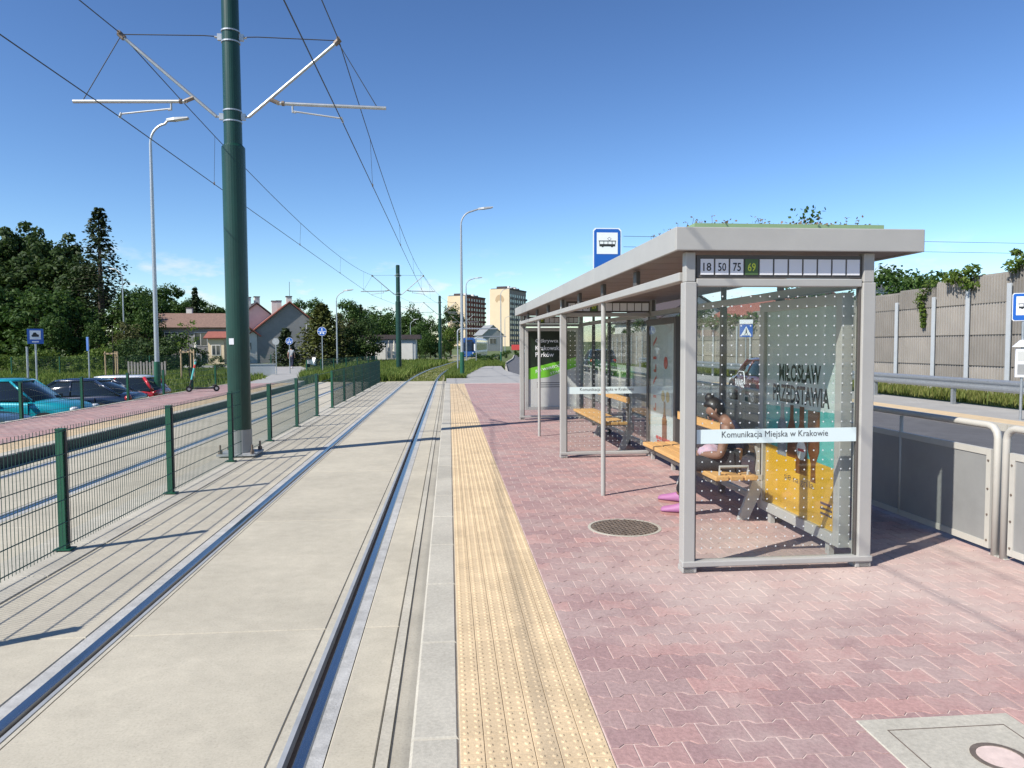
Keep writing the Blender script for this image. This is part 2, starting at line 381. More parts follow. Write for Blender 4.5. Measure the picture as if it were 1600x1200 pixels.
# ---- grooved rails
rail_y = [-6, 10, 25, 36]+[38+2*i for i in range(18)]+[76, 82, 90, 100, 112, 125, 140]
def rail(xg, side, label):
    """xg: gauge face; side: +1 head lies to the right of it"""
    t = thing('tram_rail', label, 'rail', (xg, 10, 0), 0, 'grooved rails of the two tram tracks')
    def sec(poly, name, m):
        mb = MB(); mb.loft([[(xg+side*px+toff(y), y, pz) for px, pz in (poly if side > 0 else poly[::-1])] for y in rail_y]); mb.build(name, m, t, off=(xg, 10, 0))
    sec([(0, -.05), (.058, -.05), (.062, -.004), (.054, .004), (.008, .004), (.001, -.004)], 'rail_head', 'rail_steel')
    sec([(-.068, -.05), (-.036, -.05), (-.038, .0), (-.062, .0)], 'guard_lip', 'galv_dull')
    sec([(-.06, -.058), (.05, -.058), (.05, -.046), (-.06, -.046)], 'groove', 'rail_rust')
rail(-.690, 1, 'grooved steel rail that runs along the near platform kerb')
rail(-2.115, -1, 'grooved steel rail of the near track, beside the green fence')
rail(MIR+2.115, 1, 'grooved steel rail of the far track, beside the green fence')
rail(MIR+.690, -1, 'grooved steel rail along the far platform kerb')
# ---- grassed track beyond the slabs
ysm = [37.9+2*i for i in range(18)]+[76, 84, 95, 110, 130, 150]
mb = MB(); ribbon(mb, -6.7, -.3, -.055, ysm); struct('grass_track', mb, 'track_grass')
# ---- near platform: base, kerb blocks, tactile blocks, pavers
base = MB(); base.box(.631, 4.40, -6, 31.9, -.3, .1668); pl = struct('platform', base, 'sand_joint')
MB().box(-.165, .630, -6, 31.9, -.3, .160).build('bedding', 'gutter', pl)
km = MB().cbox(-.172, .027, .0015, .9985, -.06, .17, .012).mesh('kerb_block', 'kerb_stone')
for i in range(-6, 32): inst('kerb_block', km, pl, (0, i, 0))
MB().box(4.28, 4.402, -6, 31.9, .1, .172).build('edge_kerb', 'kerb_stone', pl)
def bumps(mb, cx, cy, z, r=.0125, h=.005, n=8):
    k = len(mb.v)
    for rr, zz in ((r, 0), (r*.55, h)):
        mb.v += [(cx+rr*math.cos(2*math.pi*i/n), cy+rr*math.sin(2*math.pi*i/n), z+zz) for i in range(n)]
    mb.f += [(k+i, k+(i+1) % n, k+n+(i+1) % n, k+n+i) for i in range(n)]+[tuple(k+n+i for i in range(n))]
def tact(mb, x, y, z=.17, n=8):
    mb.cbox(x+.001, x+.099, y+.0015, y+.1985, z-.05, z, .002)
    for i in (0, 1):
        for j in range(4): bumps(mb, x+.025+.05*i, y+.025+.05*j, z, n=n)
_t = MB(); tact(_t, 0, 0); tme = _t.mesh('tactile_block', 'tactile')
far = MB(); cnt = 0
for j in range(-12, 158):
    for i in range(6):
        x, y = .029+.1*i, j*.2
        if 2.35 <= y and cnt < 300: inst('tactile_block', tme, pl, (x, y, 0)); cnt += 1
        elif y < 18: tact(far, x, y, n=6)
        else: far.cbox(x+.003, x+.097, y+.0015, y+.1985, .12, .17, .003)
tag(far.build('tactile_blocks', 'tactile_joined', pl), kind='stuff')
def paver_mat(name, island):
    m = bpy.data.materials.new(name); m.use_nodes = True; t = m.node_tree; b = t.nodes['Principled BSDF']; M[name] = m
    b.inputs['Roughness'].default_value = .85
    gm = N(t, 'ShaderNodeNewGeometry'); lk = t.links.new
    rv = gm.outputs['Random Per Island'] if island else N(t, 'ShaderNodeObjectInfo').outputs['Random']
    r = N(t, 'ShaderNodeValToRGB'); e = r.color_ramp.elements; e[0].color = (.30, .188, .180, 1); e[1].color = (.41, .240, .215, 1); e[0].position = 0; e[1].position = 1
    for p, c in ((.3, (.325, .208, .195)), (.55, (.335, .235, .218)), (.8, (.365, .222, .203))): q = e.new(p); q.color = (*c, 1)
    lk(rv, r.inputs[0])
    n = N(t, 'ShaderNodeTexNoise'); n.inputs['Scale'].default_value = 55; n.inputs['Detail'].default_value = 6; lk(gm.outputs['Position'], n.inputs['Vector'])
    mr = N(t, 'ShaderNodeMapRange'); mr.inputs['From Min'].default_value = .3; mr.inputs['From Max'].default_value = .7; mr.inputs['To Min'].default_value = .86; mr.inputs['To Max'].default_value = 1.12; lk(n.outputs['Fac'], mr.inputs[0])
    cb = N(t, 'ShaderNodeCombineXYZ'); [lk(mr.outputs[0], cb.inputs[i]) for i in range(3)]
    mm = N(t, 'ShaderNodeMixRGB', blend_type='MULTIPLY'); mm.inputs[0].default_value = 1; lk(r.outputs[0], mm.inputs[1]); lk(cb.outputs[0], mm.inputs[2])
    # trodden-in dust, thickest round the foot of the shelter
    n2 = N(t, 'ShaderNodeTexNoise'); n2.inputs['Scale'].default_value = 1.7; n2.inputs['Detail'].default_value = 9; n2.inputs['Roughness'].default_value = .7; lk(gm.outputs['Position'], n2.inputs['Vector'])
    ds = N(t, 'ShaderNodeVectorMath', operation='DISTANCE'); sc = N(t, 'ShaderNodeVectorMath', operation='MULTIPLY'); sc.inputs[1].default_value = (.62, 1, 1); lk(gm.outputs['Position'], sc.inputs[0])
    lk(sc.outputs[0], ds.inputs[0]); ds.inputs[1].default_value = (1.75, 4.9, .17)
    m2 = N(t, 'ShaderNodeMapRange'); m2.inputs['From Min'].default_value = .1; m2.inputs['From Max'].default_value = 1.9; m2.inputs['To Min'].default_value = .36; m2.inputs['To Max'].default_value = 0; lk(ds.outputs['Value'], m2.inputs[0])
    ad = N(t, 'ShaderNodeMath', operation='ADD'); lk(n2.outputs['Fac'], ad.inputs[0]); lk(m2.outputs[0], ad.inputs[1])
    r2 = N(t, 'ShaderNodeValToRGB'); e = r2.color_ramp.elements; e[0].position = .50; e[0].color = (0, 0, 0, 1); e[1].position = .92; e[1].color = (.85, .85, .85, 1); lk(ad.outputs[0], r2.inputs[0])
    m3 = N(t, 'ShaderNodeMixRGB'); lk(r2.outputs[0], m3.inputs[0]); lk(mm.outputs[0], m3.inputs[1]); m3.inputs[2].default_value = (.50, .40, .35, 1)
    lk(m3.outputs[0], b.inputs['Base Color'])
    bp = N(t, 'ShaderNodeBump'); bp.inputs['Strength'].default_value = .3; bp.inputs['Distance'].default_value = .01; lk(n.outputs['Fac'], bp.inputs['Height']); lk(bp.outputs[0], b.inputs['Normal'])
paver_mat('paver', False); paver_mat('paver_joined', True)
PL, PA, PB, PD, PG = .1, .064, .038, .0125, .0028
half = [(PL-PG, -(.07+PD-PG)), (PL-PG, .07+PD-PG), (PA, .07+PD-PG), (PB, .07-PD-PG), (-PB, .07-PD-PG), (-PA, .07+PD-PG), (-PL+PG, .07+PD-PG),
        (-PL+PG, -(.07+PD-PG)), (-PA, -(.07+PD-PG)), (-PB, -(.07-PD-PG)), (PB, -(.07-PD-PG)), (PA, -(.07+PD-PG))]
def clip(poly, x, keep_right):
    out = []
    for i, p in enumerate(poly):
        q = poly[(i+1) % len(poly)]; ip = (p[0] >= x) == keep_right; iq = (q[0] >= x) == keep_right
        if ip: out.append(p)
        if ip != iq: t = (x-p[0])/(q[0]-p[0]); out.append((x, p[1]+t*(q[1]-p[1])))
    return out
def paver(mb, poly, dz=0, rich=True):
    n = len(poly); cx = sum(p[0] for p in poly)/n; cy = sum(p[1] for p in poly)/n; z = .17+dz
    top = []
    for i_, p in enumerate(poly):
        a, b = poly[i_-1], poly[(i_+1) % n]; e1 = Vector((p[0]-a[0], p[1]-a[1])); e2 = Vector((b[0]-p[0], b[1]-p[1]))
        if e1.length < 1e-6 or e2.length < 1e-6: top.append((p[0], p[1], z)); continue
        n1 = Vector((-e1.y, e1.x)).normalized(); n2 = Vector((-e2.y, e2.x)).normalized(); q = (n1+n2); q = q/max(.5, q.dot(n1))
        top.append((p[0]+q.x*.0022, p[1]+q.y*.0022, z))
    mid = [(p[0], p[1], z-.0014) for p in poly]
    if rich:
        low = [(p[0], p[1], z-.016) for p in poly]
        mb.add(top+mid+low, [tuple(range(n))]+[(n+i, n+(i+1) % n, (i+1) % n, i) for i in range(n)]+[(2*n+i, 2*n+(i+1) % n, n+(i+1) % n, n+i) for i in range(n)])
    else:
        mb.add(top+mid, [tuple(range(n))]+[(n+i, n+(i+1) % n, (i+1) % n, i) for i in range(n)])
variants = []
for k in range(4):
    b_ = MB(); paver(b_, half, (-.0008, 0, .0006, .0012)[k]); variants.append(b_.mesh('paver', 'paver'))
far = MB(); single = 0; XA, XB = .634, 4.275
for j in range(-10, 226):
    cy = j*.14; odd = j % 2
    for i in range(-1, 22):
        cx = .634+.2*i+(.1 if odd else 0)
        if cx < XA-.09 or cx > XB+.09: continue
        if (cx-1.54)**2+(cy-6.4)**2 < .2**2: continue
        if 1.83 < cx < 2.32 and 2.33 < cy < 2.89: continue
        poly = [(cx+p[0], cy+p[1]) for p in half]; cut = False
        if cx-.1 < XA: poly = clip(poly, XA, True); cut = True
        if cx+.1 > XB: poly = clip(poly, XB, False); cut = True
        if len(poly) < 3: continue
        # the 300 largest in view get their own object
        d = Vector((cx, cy, .17-EYE)); zz = d.dot(CF)
        vis = zz > .5 and 0 < 800+F_PX*d.dot(CR)/zz < 1600 and 600-F_PX*d.dot(CU)/zz < 1205
        if vis and not cut and single < 300:
            inst('paver', random.choice(variants), pl, (cx, cy, 0)); single += 1
        else: paver(far, poly, random.uniform(-.0008, .0012), cy < 14)
tag(far.build('pavers', 'paver_joined', pl), kind='stuff')
# ---- far platform on the other side of the tracks
base = MB(); base.box(-9.62, -6.71, -6, 33.5, -.4, .16); fp = struct('far_platform', base, 'concrete')
km2 = MB().cbox(-6.93, -6.70, .004, .996, -.06, .172, .012).mesh('kerb_block', 'kerb_stone')
for i in range(-6, 34): inst('kerb_block', km2, fp, (0, i, 0))
MB().box(-6.6995, -6.690, -6, 33.5, -.05, .150).build('kerb_face_strip', 'edge_dark', fp)  # thin dark strip covering the side face of the far kerb
tf = MB()
for i in range(6):
    for j in range(-10, 56): tf.cbox(-7.53+.1*i+.003, -7.53+.1*i+.097, j*.6, j*.6+.596, .12, .17, .003)
tag(tf.build('tactile_blocks', 'tactile_joined', fp), kind='stuff')
pv = MB()
for i in range(11):
    for j in range(60, 240):
        x, y = -9.6+.2*i-(.1 if j % 2 else 0), j*.14
        if x < -9.62 or x > -7.66: continue
        pv.box(x+.005, min(x+.195, -7.54), y+.004, y+.136, .15, .17)
tag(pv.build('pavers', 'paver_joined', fp), kind='stuff')
MB().box(-9.70, -9.60, -6, 33.5, -.2, .178).build('edge_kerb', 'kerb_stone', fp)
# ---- concrete band, paths and road beyond the platforms
struct('crossing', sheet([(-.15, 31.9), (4.3, 31.9), (4.1, 38.0), (-.15, 38.0)], .12, .3), 'path_grey')
struct('path', sheet([(.9, 38.0), (4.1, 38.0), (3.75, 50), (4.2, 60), (3.0, 60), (1.9, 54), (1.2, 47), (.85, 41)], .116, .3), 'path_grey')
struct('cycle_path', sheet([(-9.6, 33.5), (-7.0, 33.5), (-7.4, 40), (-9.2, 52), (-13, 66), (-30, 74), (-30, 71), (-15.5, 63), (-11.8, 52), (-10.2, 42)], .06, .5), 'path_grey')
lane = [(4.42, -30), (4.42, 33), (3.85, 50), (5.6, 75), (8.6, 101), (16, 180), (32, 330)]
def road_poly(a, b): return [(x+a, y) for x, y in lane]+[(x+b, y) for x, y in lane[::-1]]
struct('road', sheet(road_poly(0, 7.7), -.13), 'asphalt')
struct('pavement', sheet(road_poly(7.75, 10.9), .0, .3), 'path_grey')
mb = MB()
for (x0, y0), (x1, y1) in zip(lane, lane[1:]):
    n = max(1, int((y1-y0)/1.0))
    for i in range(n):
        a, b = i/n, (i+.985)/n
        for s, e in ((-.02, .13), (7.62, 7.77)):
            p = (x0+(x1-x0)*a, y0+(y1-y0)*a); q = (x0+(x1-x0)*b, y0+(y1-y0)*b)
            mb.add([(p[0]+s, p[1], -.2), (p[0]+e, p[1], -.2), (q[0]+e, q[1], -.2), (q[0]+s, q[1], -.2), (p[0]+s, p[1], .02), (p[0]+e, p[1], .02), (q[0]+e, q[1], .02), (q[0]+s, q[1], .02)],
                   [(4,5,6,7),(0,1,5,4),(1,2,6,5),(2,3,7,6),(3,0,4,7)])
struct('road_kerb', mb, 'kerb_stone')
struct('pavement_strip', sheet([(12.2, -10), (13.0, -10), (13.0, 34), (12.2, 34)], .005), 'tactile')
mb = MB()
for y in range(-6, 120, 6):
    x = [lane[k][0]+(lane[k+1][0]-lane[k][0])*(y-lane[k][1])/(lane[k+1][1]-lane[k][1]) for k in range(len(lane)-1) if lane[k][1] <= y < lane[k+1][1]][0]
    mb.add([(x+3.75, y, -.126), (x+3.9, y, -.126), (x+3.9, y+3, -.126), (x+3.75, y+3, -.126)], [(0,1,2,3)])
mb.add([(4.7, -20, -.126), (4.82, -20, -.126), (4.82, 33, -.126), (4.7, 33, -.126)], [(0,1,2,3)])
struct('road_markings', mb, 'line_white')
struct('verge', sheet([(15.3, -20), (17.6, -20), (17.6, 70), (15.3, 70)], .02, .3), 'grass_ground')
struct('parking_lot', sheet([(-26, -10), (-11.1, -10), (-11.1, 34), (-26, 34)], -.735), 'asphalt')
# ================================================================== FENCES
FX = -3.395
def fence(name, label, group, posts, top, z0, single_limit, gaps=(), step=.05, wr=.0027, far_step=.05, post_w=.06):
    """posts: list of (x, y); panels hang between consecutive posts"""
    t = thing(name, label, 'fence', (posts[0][0], posts[0][1], z0), 0, group); off = (posts[0][0], posts[0][1], z0); n_single = 0
    rest = MB()
    pm = {}
    for i, (x, y) in enumerate(posts):
        p = MB(); p.box(-post_w/2, post_w/2, -post_w*.66, post_w*.66, 0, top); p.box(-post_w/2-.004, post_w/2+.004, -post_w*.66-.004, post_w*.66+.004, top, top+.008)
        if 'p' not in pm: pm['p'] = p.mesh('post', 'fence_green'); q = MB(); q.box(-.075, .075, -.06, .06, 0, .008); pm['b'] = q.mesh('base_plate', 'fence_green')
        c = MB()
        if 'c' not in pm:
            c.box(post_w/2-.01, post_w/2+.014, -.016, .016, .06, top-.02)
            pm['c'] = c.mesh('clamp_strip', 'cable')
        po = inst('post', pm['p'], t, (x-off[0], y-off[1], 0)); inst('base_plate', pm['b'], po); inst('clamp_strip', pm['c'], po)
    zs = [.05]+[.05+.2*k for k in range(1, int((top-.05)/.2)+1)]
    vw = {}
    for i in range(len(posts)-1):
        a, b = Vector((*posts[i], 0)), Vector((*posts[i+1], 0)); segs = [(0., 1.)]
        for g0, g1, gi in gaps:
            if gi == i: segs = [(0., g0), (g1, 1.)]
        d = b-a; ln = d.length; u = d/ln; nrm = Vector((u.y, -u.x, 0))
        single = n_single < single_limit
        pan = None
        for s0, s1 in segs:
            n = int((s1-s0)*ln/(step if single else far_step))
            if single:
                if pan is None:
                    pan = MB()
                    for q0, q1 in segs:
                        for z in zs:
                            for o_ in (-.005, .005):
                                pan.tube([a+u*(q0*ln)+nrm*(.035+o_)+Vector((0,0,z)), a+u*(q1*ln)+nrm*(.035+o_)+Vector((0,0,z))], wr*1.15, 5)
                    pan = pan.build('mesh_panel', 'wire_green', t, off=(off[0], off[1], 0))
                if 'w' not in vw: vw['w'] = MB().tube([(0,0,.02), (0,0,top+.03)], wr, 5).mesh('wire', 'wire_green')
                for k in range(n+1):
                    if n_single >= single_limit: break
                    p = a+u*(s0*ln+k*step)+nrm*.035
                    inst('wire', vw['w'], pan, (p.x-off[0], p.y-off[1], 0)); n_single += 1
            else:
                for z in zs: rest.obox((a+b)/2+u*((s0+s1-1)/2*ln)+nrm*.035+Vector((0,0,z)), (u, nrm, (0,0,1)), ((s1-s0)*ln, .014, .006))
                for k in range(n+1):
                    p = a+u*(s0*ln+k*far_step)+nrm*.035
                    rest.add([p+Vector((0,0,.02))-u*.0027, p+Vector((0,0,.02))+u*.0027, p+Vector((0,0,top+.03))+u*.0027, p+Vector((0,0,top+.03))-u*.0027,
                              p+Vector((0,0,.02))+nrm*.005, p+Vector((0,0,top+.03))+nrm*.005], [(0,1,2,3),(1,4,5,2),(4,0,3,5)])
    if rest.v: tag(rest.build('mesh_panels', 'wire_green', t, off=(off[0], off[1], 0)), kind='stuff')
    return t
fence('mesh_fence', 'green wire mesh fence on the concrete footing between the two tracks', None, [(FX, 4.25+2.5*k) for k in range(13)]+[(FX, 36.3)], 1.06, .02, 300, gaps=((.19, .37, 3),))
fence('mesh_fence', 'green wire mesh fence along the parking edge of the far platform', None, [(-9.85, 12.2+2.85*k) for k in range(9)], 1.0, .0, 0, far_step=.1)
fence('mesh_fence', 'green wire mesh fence that follows the tall grass beside the track curve', None, [(-8.3, 44), (-7.9, 46.5), (-7.5, 49), (-7.05, 51.5), (-6.6, 54), (-6.1, 56.5), (-5.7, 59)], 1.1, -.1, 0)
fence('mesh_fence', 'long dark green mesh fence in front of the grey houses', None, [(-28+2.5*k, 50+.9*k) for k in range(7)], 1.25, -.05, 0, far_step=.05)
# pale picket fence by the gardens
t = thing('picket_fence', 'low pale weathered picket fence behind the red car', 'fence', (-18.7, 45, .0))
pk = MB().box(-.05, .05, -.012, .012, 0, .95).mesh('picket', 'picket_wood')
for i in range(13): inst('picket', pk, t, (i*.16, i*.03, random.uniform(-.06, .04)))
MB().box(0, 1.95, .015, .05, .3, .38).build('rail', 'picket_wood', t); MB().box(0, 1.95, .015, .05, .72, .8).build('rail', 'picket_wood', t)
for c in t.children:
    if c.name.startswith('rail'): c.rotation_euler = (0, 0, .185)
# ================================================================== OVERHEAD LINE MASTS
def mast_parts(t, s_up, detail):
    def ring(z, r): return MB().tube([(0,0,z-.012), (0,0,z+.012)], r, 20)
    MB().tube([(0,0,.06), (0,0,4.98)], [.178, .182], 28).build('lower_tube', 'mast_green', t, smooth=False)
    MB().tube([(0,0,4.98), (0,0,5.03)], [.182, .14], 28).build('step_ring', 'mast_green', t)
    MB().tube([(0,0,5.0), (0,0,7.38)], [.142, .132], 28).build('upper_tube', 'mast_green', t)
    MB().tube([(0,0,7.38), (0,0,7.42)], [.136, .1], 20).build('cap', 'mast_green', t)
    b = MB(); b.box(-.30, .30, -.30, .30, .012, .045); b.build('base_plate', 'galv_dull', t)
    if detail:
        MB().tube([(0,0,.05), (0,0,.42)], .1845, 28).build('coating_sleeve', 'sheet_grey', t)
        for sx in (-1, 1):
            for sy in (-1, 1):
                n = MB(); n.tube([(.25*sx, .25*sy, .03), (.25*sx, .25*sy, .19)], .017, 8); n.tube([(.25*sx, .25*sy, .045), (.25*sx, .25*sy, .1)], .036, 6); n.build('anchor_bolt', 'iron', t)
        p = MB(); p.obox((-.055, -.178, 1.86), ((1,0,0), (0,1,0), (0,0,1)), (.075, .006, .10)); p.build('number_sticker', 'plate_white', t)
    for z in (5.47, 6.72):
        c = MB()
        for dz in (-.085, .085): c.tube([(0,0,z+dz-.011), (0,0,z+dz+.011)], .148, 24)
        c.build('clamp_band', 'galv', t)
        for s in (-1, 1):
            k = MB(); k.obox((s*.17, 0, z), ((1,0,0), (0,1,0), (0,0,1)), (.07, .05, .1)); k.tube([(s*.18, 0, z), (s*.25, 0, z)], .018, 6); k.build('lug', 'galv', t)
    for s in (-1, 1):
        a = MB().tube([(s*.25, 0, 5.47), (s*1.68, 0, 6.70)], .026, 10).build('strut', 'galv', t)
        k = MB(); k.tube([(s*1.64, 0, 6.66), (s*1.72, 0, 6.74)], .045, 8); k.tube([(s*1.70, -.06, 6.74), (s*1.70, .06, 6.74)], .028, 8); k.build('insulator', 'iron', a)
        MB().tube([(s*.2, 0, 6.73), (s*.42, 0, 6.74), (s*1.66, 0, 6.72)], .008, 6).build('tie_wire', 'cable', t)
        h = MB().tube([(s*.70, 0, 5.70), (s*2.45, 0, 5.66)], .028, 10).build('registration_tube', 'galv', t)
        k = MB(); k.tube([(s*.60, 0, 5.76), (s*.74, 0, 5.70)], .034, 8); k.tube([(s*.78, 0, 5.70), (s*.82, 0, 5.70)], .042, 8); k.build('insulator', 'iron', h)
        MB().tube([(s*1.70, 0, 6.68), (s*2.3, 0, 5.68)], .007, 6).build('hanger_wire', 'cable', t)
        g_ = MB(); g_.tube([(s*.95, 0, 5.70), (s*.95, 0, 5.56), (s*1.0, 0, 5.56)], .016, 6); g_.tube([(s*.95, 0, 5.58), (s*1.74, 0, 5.48)], .014, 8); g_.tube([(s*1.72, 0, 5.50), (s*1.75, 0, 5.42)], .02, 6); g_.build('steady_arm', 'galv_dull', t)
MAST = [(-3.44, 12.45, 0.02), (-3.36, 50, -.25), (-.95, 79, -.35), (1.9, 108, -.45)]
labels = ['tall dark green tubular mast bolted down in the gap of the fence', 'green overhead line mast standing in tall grass past the fence end',
          'green overhead line mast in grass in front of the dark round tree', 'far green overhead line mast beside the waiting tram']
t0 = thing('overhead_mast', labels[0], 'mast', MAST[0], 0, 'masts of the tram overhead line'); mast_parts(t0, 0, True)
t1 = thing('overhead_mast', labels[1], 'mast', MAST[1], 0, 'masts of the tram overhead line'); mast_parts(t1, 0, False)
copy_tree(t1, loc=MAST[2], rz=-.08, label=labels[2]); copy_tree(t1, loc=MAST[3], rz=-.08, label=labels[3])
# ---- contact and messenger wires with droppers
def span_line(s, what, label):
    sup = []
    pts = [(-3.44, -25, .0)]+list(MAST)+[(4.1, 138, -.5)]
    h = 5.43 if what == 'contact' else 6.74
    dx = 1.74 if what == 'contact' else 1.70
    P = []
    for (xa, ya, za), (xb, yb, zb) in zip(pts, pts[1:]):
        n = 16
        for k in range(n):
            f = k/n; sag = (.02 if what == 'contact' else .62)*4*f*(1-f)
            P.append(Vector((xa+(xb-xa)*f+s*dx, ya+(yb-ya)*f, h+za+(zb-za)*f-sag)))
    return P
for s, side in ((-1, 'far'), (1, 'near')):
    pc = span_line(s, 'contact', ''); pm_ = span_line(s, 'messenger', '')
    t = thing('overhead_wire', f'black contact and messenger wires with droppers over the {side} track', 'wire', pc[0], 0, 'overhead wires of the tram line')
    MB().tube(pc, .0085, 5).build('contact_wire', 'cable', t, off=pc[0]); MB().tube(pm_, .0085, 5).build('messenger_wire', 'cable', t, off=pc[0])
    for i in range(2, len(pc), 4):
        MB().tube([pc[i], pm_[i]], .004, 4).build('dropper', 'cable', t, off=pc[0])
        MB().tube([pc[i]-Vector((0,0,.02)), pc[i]+Vector((0,0,.05))], .016, 5).build('wire_clamp', 'iron', t, off=pc[0])
# ================================================================== STREET LAMPS
def lamp(label, loc, h, arm, rz, sleeve, group='street lamps', r=.085):
    t = thing('street_lamp', label, 'lamp', loc, rz, group)
    if sleeve: MB().tube([(0,0,-.3), (0,0,sleeve)], [r*1.45, r*1.3], 14).build('green_sleeve', 'fence_green', t)
    MB().tube([(0,0,sleeve-.02 if sleeve else -.3), (0,0,h*.75), (0,0,h-.8)], [r, r*.75, r*.6], 14).build('pole', 'galv', t)
    q = []
    for i in range(8):
        a = i/7*R(80); q.append((.65-.65*math.cos(a), 0, h-.8+.72*math.sin(a)))
    q.append((arm-.35, 0, h+.05)); MB().tube(q, r*.5, 10).build('arm', 'galv', t)
    hd = MB(); hd.loft([[(arm-.4, -.05, h+.0), (arm-.4, .05, h+.0), (arm-.4, .05, h+.09), (arm-.4, -.05, h+.09)], [(arm-.1, -.14, h+.03), (arm-.1, .14, h+.03), (arm-.1, .12, h+.13), (arm-.1, -.12, h+.13)], [(arm+.38, -.11, h+.12), (arm+.38, .11, h+.12), (arm+.38, .08, h+.17), (arm+.38, -.08, h+.17)]])
    o = hd.build('lamp_head', 'galv_dull', t)
    MB().obox((arm+.12, 0, h+.06), ((1,0,.17), (0,1,0), (-.17,0,1)), (.4, .18, .012)).build('lens', 'lamp_clear', o)
    return t
lamp('tall galvanized lamp with green foot behind the parking fence', (-10.9, 28.7, .0), 10.1, 1.0, 0, 1.25)
lamp('tall galvanized lamp with green foot in grass at the curved path', (.68, 39.2, -.1), 9.0, 1.3, 0, 1.55)
lamp('slim lamp in front of the tall spruce', (-31.5, 75, -.3), 9.6, .9, 2.9, 0, r=.075)
lamp('lamp standing between the broad conifer and the round cycle sign', (-9.2, 62, -.2), 6.5, 1.0, 0, 0, r=.07)
lamp('far lamp over the grass beyond the first masts', (1.8, 77, -.2), 8.9, 1.3, 0, 0, r=.08)
lamp('thin lamp on the kerb in front of the tall cream block', (6.3, 90, -.2), 8.9, 1.4, 0, 1.2, r=.075)
lamp('distant lamp on the road below the tall cream block', (13.2, 175, .0), 8.6, 1.4, 0, 0, r=.09)
lamp('small lamp among the trees behind the white kiosk', (-5.4, 105, -.2), 5.6, .8, 0, 0, r=.07)
# ================================================================== SHELTER (own frame: x across the platform, y along it, z up from paving)
SH_O, SH_A = Vector((1.64, 5.05, .17)), .0098
def S(x, y, z=0):
    c, s = math.cos(SH_A), math.sin(SH_A); return (SH_O.x+x*c-y*s, SH_O.y+x*s+y*c, SH_O.z+z)
def sthing(name, label, cat, base, group=None): return thing(name, label, cat, S(*base), SH_A, group)
sh = sthing('tram_shelter', 'long grey steel and glass tram shelter with planted roof', 'shelter', (0, 0, 0))
LEN = 11.05; RX0, RX1 = 1.305, 1.40; bays = [0, 1.40, 2.75, 4.12, 5.45, 6.85, 8.25, 9.65, LEN]
def rod(name, m, x0, x1, y0, y1, z0, z1, par=sh, bev=.006): return MB().box(x0, x1, y0, y1, z0, z1).build(name, m, par, bevel=bev)
def glass_dots(mb, u0, u1, z0, z1, f, pitch=.069, r=.0060, skip=None, n=8):
    nu = int((u1-u0)/pitch); nz = int((z1-z0)/pitch)
    for i in range(nu+1):
        for k in range(nz+1):
            u = u0+(u1-u0-nu*pitch)/2+i*pitch; z = z0+(z1-z0-nz*pitch)/2+k*pitch
            if skip and skip[0] < z < skip[1]: continue
            mb.add([f(u+r*math.cos(2*math.pi*j/n), z+r*math.sin(2*math.pi*j/n)) for j in range(n)], [tuple(range(n))])
def end_wall(y, frame_m, near):
    rod('front_post', 'shelter_grey', 0, .085, y, y+.10, .0, 2.06); rod('rear_post', 'shelter_grey', RX0, RX1, y, y+.10, .0, 2.06)
    rod('post_head', 'shelter_grey', .008, .078, y+.01, y+.09, 2.062, 2.268); rod('post_head', 'shelter_grey', RX0+.008, RX1-.008, y+.01, y+.09, 2.062, 2.268)
    rod('base_rail', 'shelter_grey', -.008, RX1+.008, y-.012, y+.07, .045, .085)
    rod('head_rail', 'shelter_grey', .087, RX0-.002, y+.012, y+.085, 2.03, 2.085)
    for x in (.087, RX0-.014): rod('glazing_bead', 'shelter_dark', x, x+.012, y+.025, y+.06, .087, 2.028, bev=0)
    for x0, x1 in ((-.004, .10), (RX0-.02, RX1+.004)): rod('foot', 'shelter_grey', x0, x1, y+.0, y+.11, .0, .043)
    pane = MB().box(.10, RX0-.015, y+.038, y+.048, .087, 2.028).build('glass_pane', 'glass', sh)
    d = MB(); glass_dots(d, .13, RX0-.04, .14, 1.99, lambda u, z: (u, y+.0365, z), skip=(.90, 1.045)); tag(d.build('dot_pattern', 'dot_white', pane), kind='stuff')
    st = MB().box(.102, RX0-.016, y+.030, y+.0365, .92, 1.02).build('film_strip', 'white_film', sh)
    lettering('Komunikacja Miejska w Krakowie', st, (.285, y+.0285, .948), (1,0,0), (0,0,1), .79, .058)
    bx = MB().box(.092, RX0-.006, y+.03, y+.085, 2.092, 2.25).build('number_box', 'shelter_dark', sh)
    for i in range(11):
        x = .118+i*.1075
        p = MB().box(x, x+.094, y+.022, y+.0295, 2.112, 2.222).build('number_plate', 'plate_green' if i == 3 else 'plate_white', sh)
        if i < 4: lettering(('18', '50', '75', '69')[i], p, (x+.047, y+.0205, 2.137), (1,0,0), (0,0,1), .058, .058, 'lime' if i == 3 else 'text_black', bold=.012, center=True)
for y in (0, 5.42, LEN-.1): end_wall(y, 'shelter_grey', y == 0)
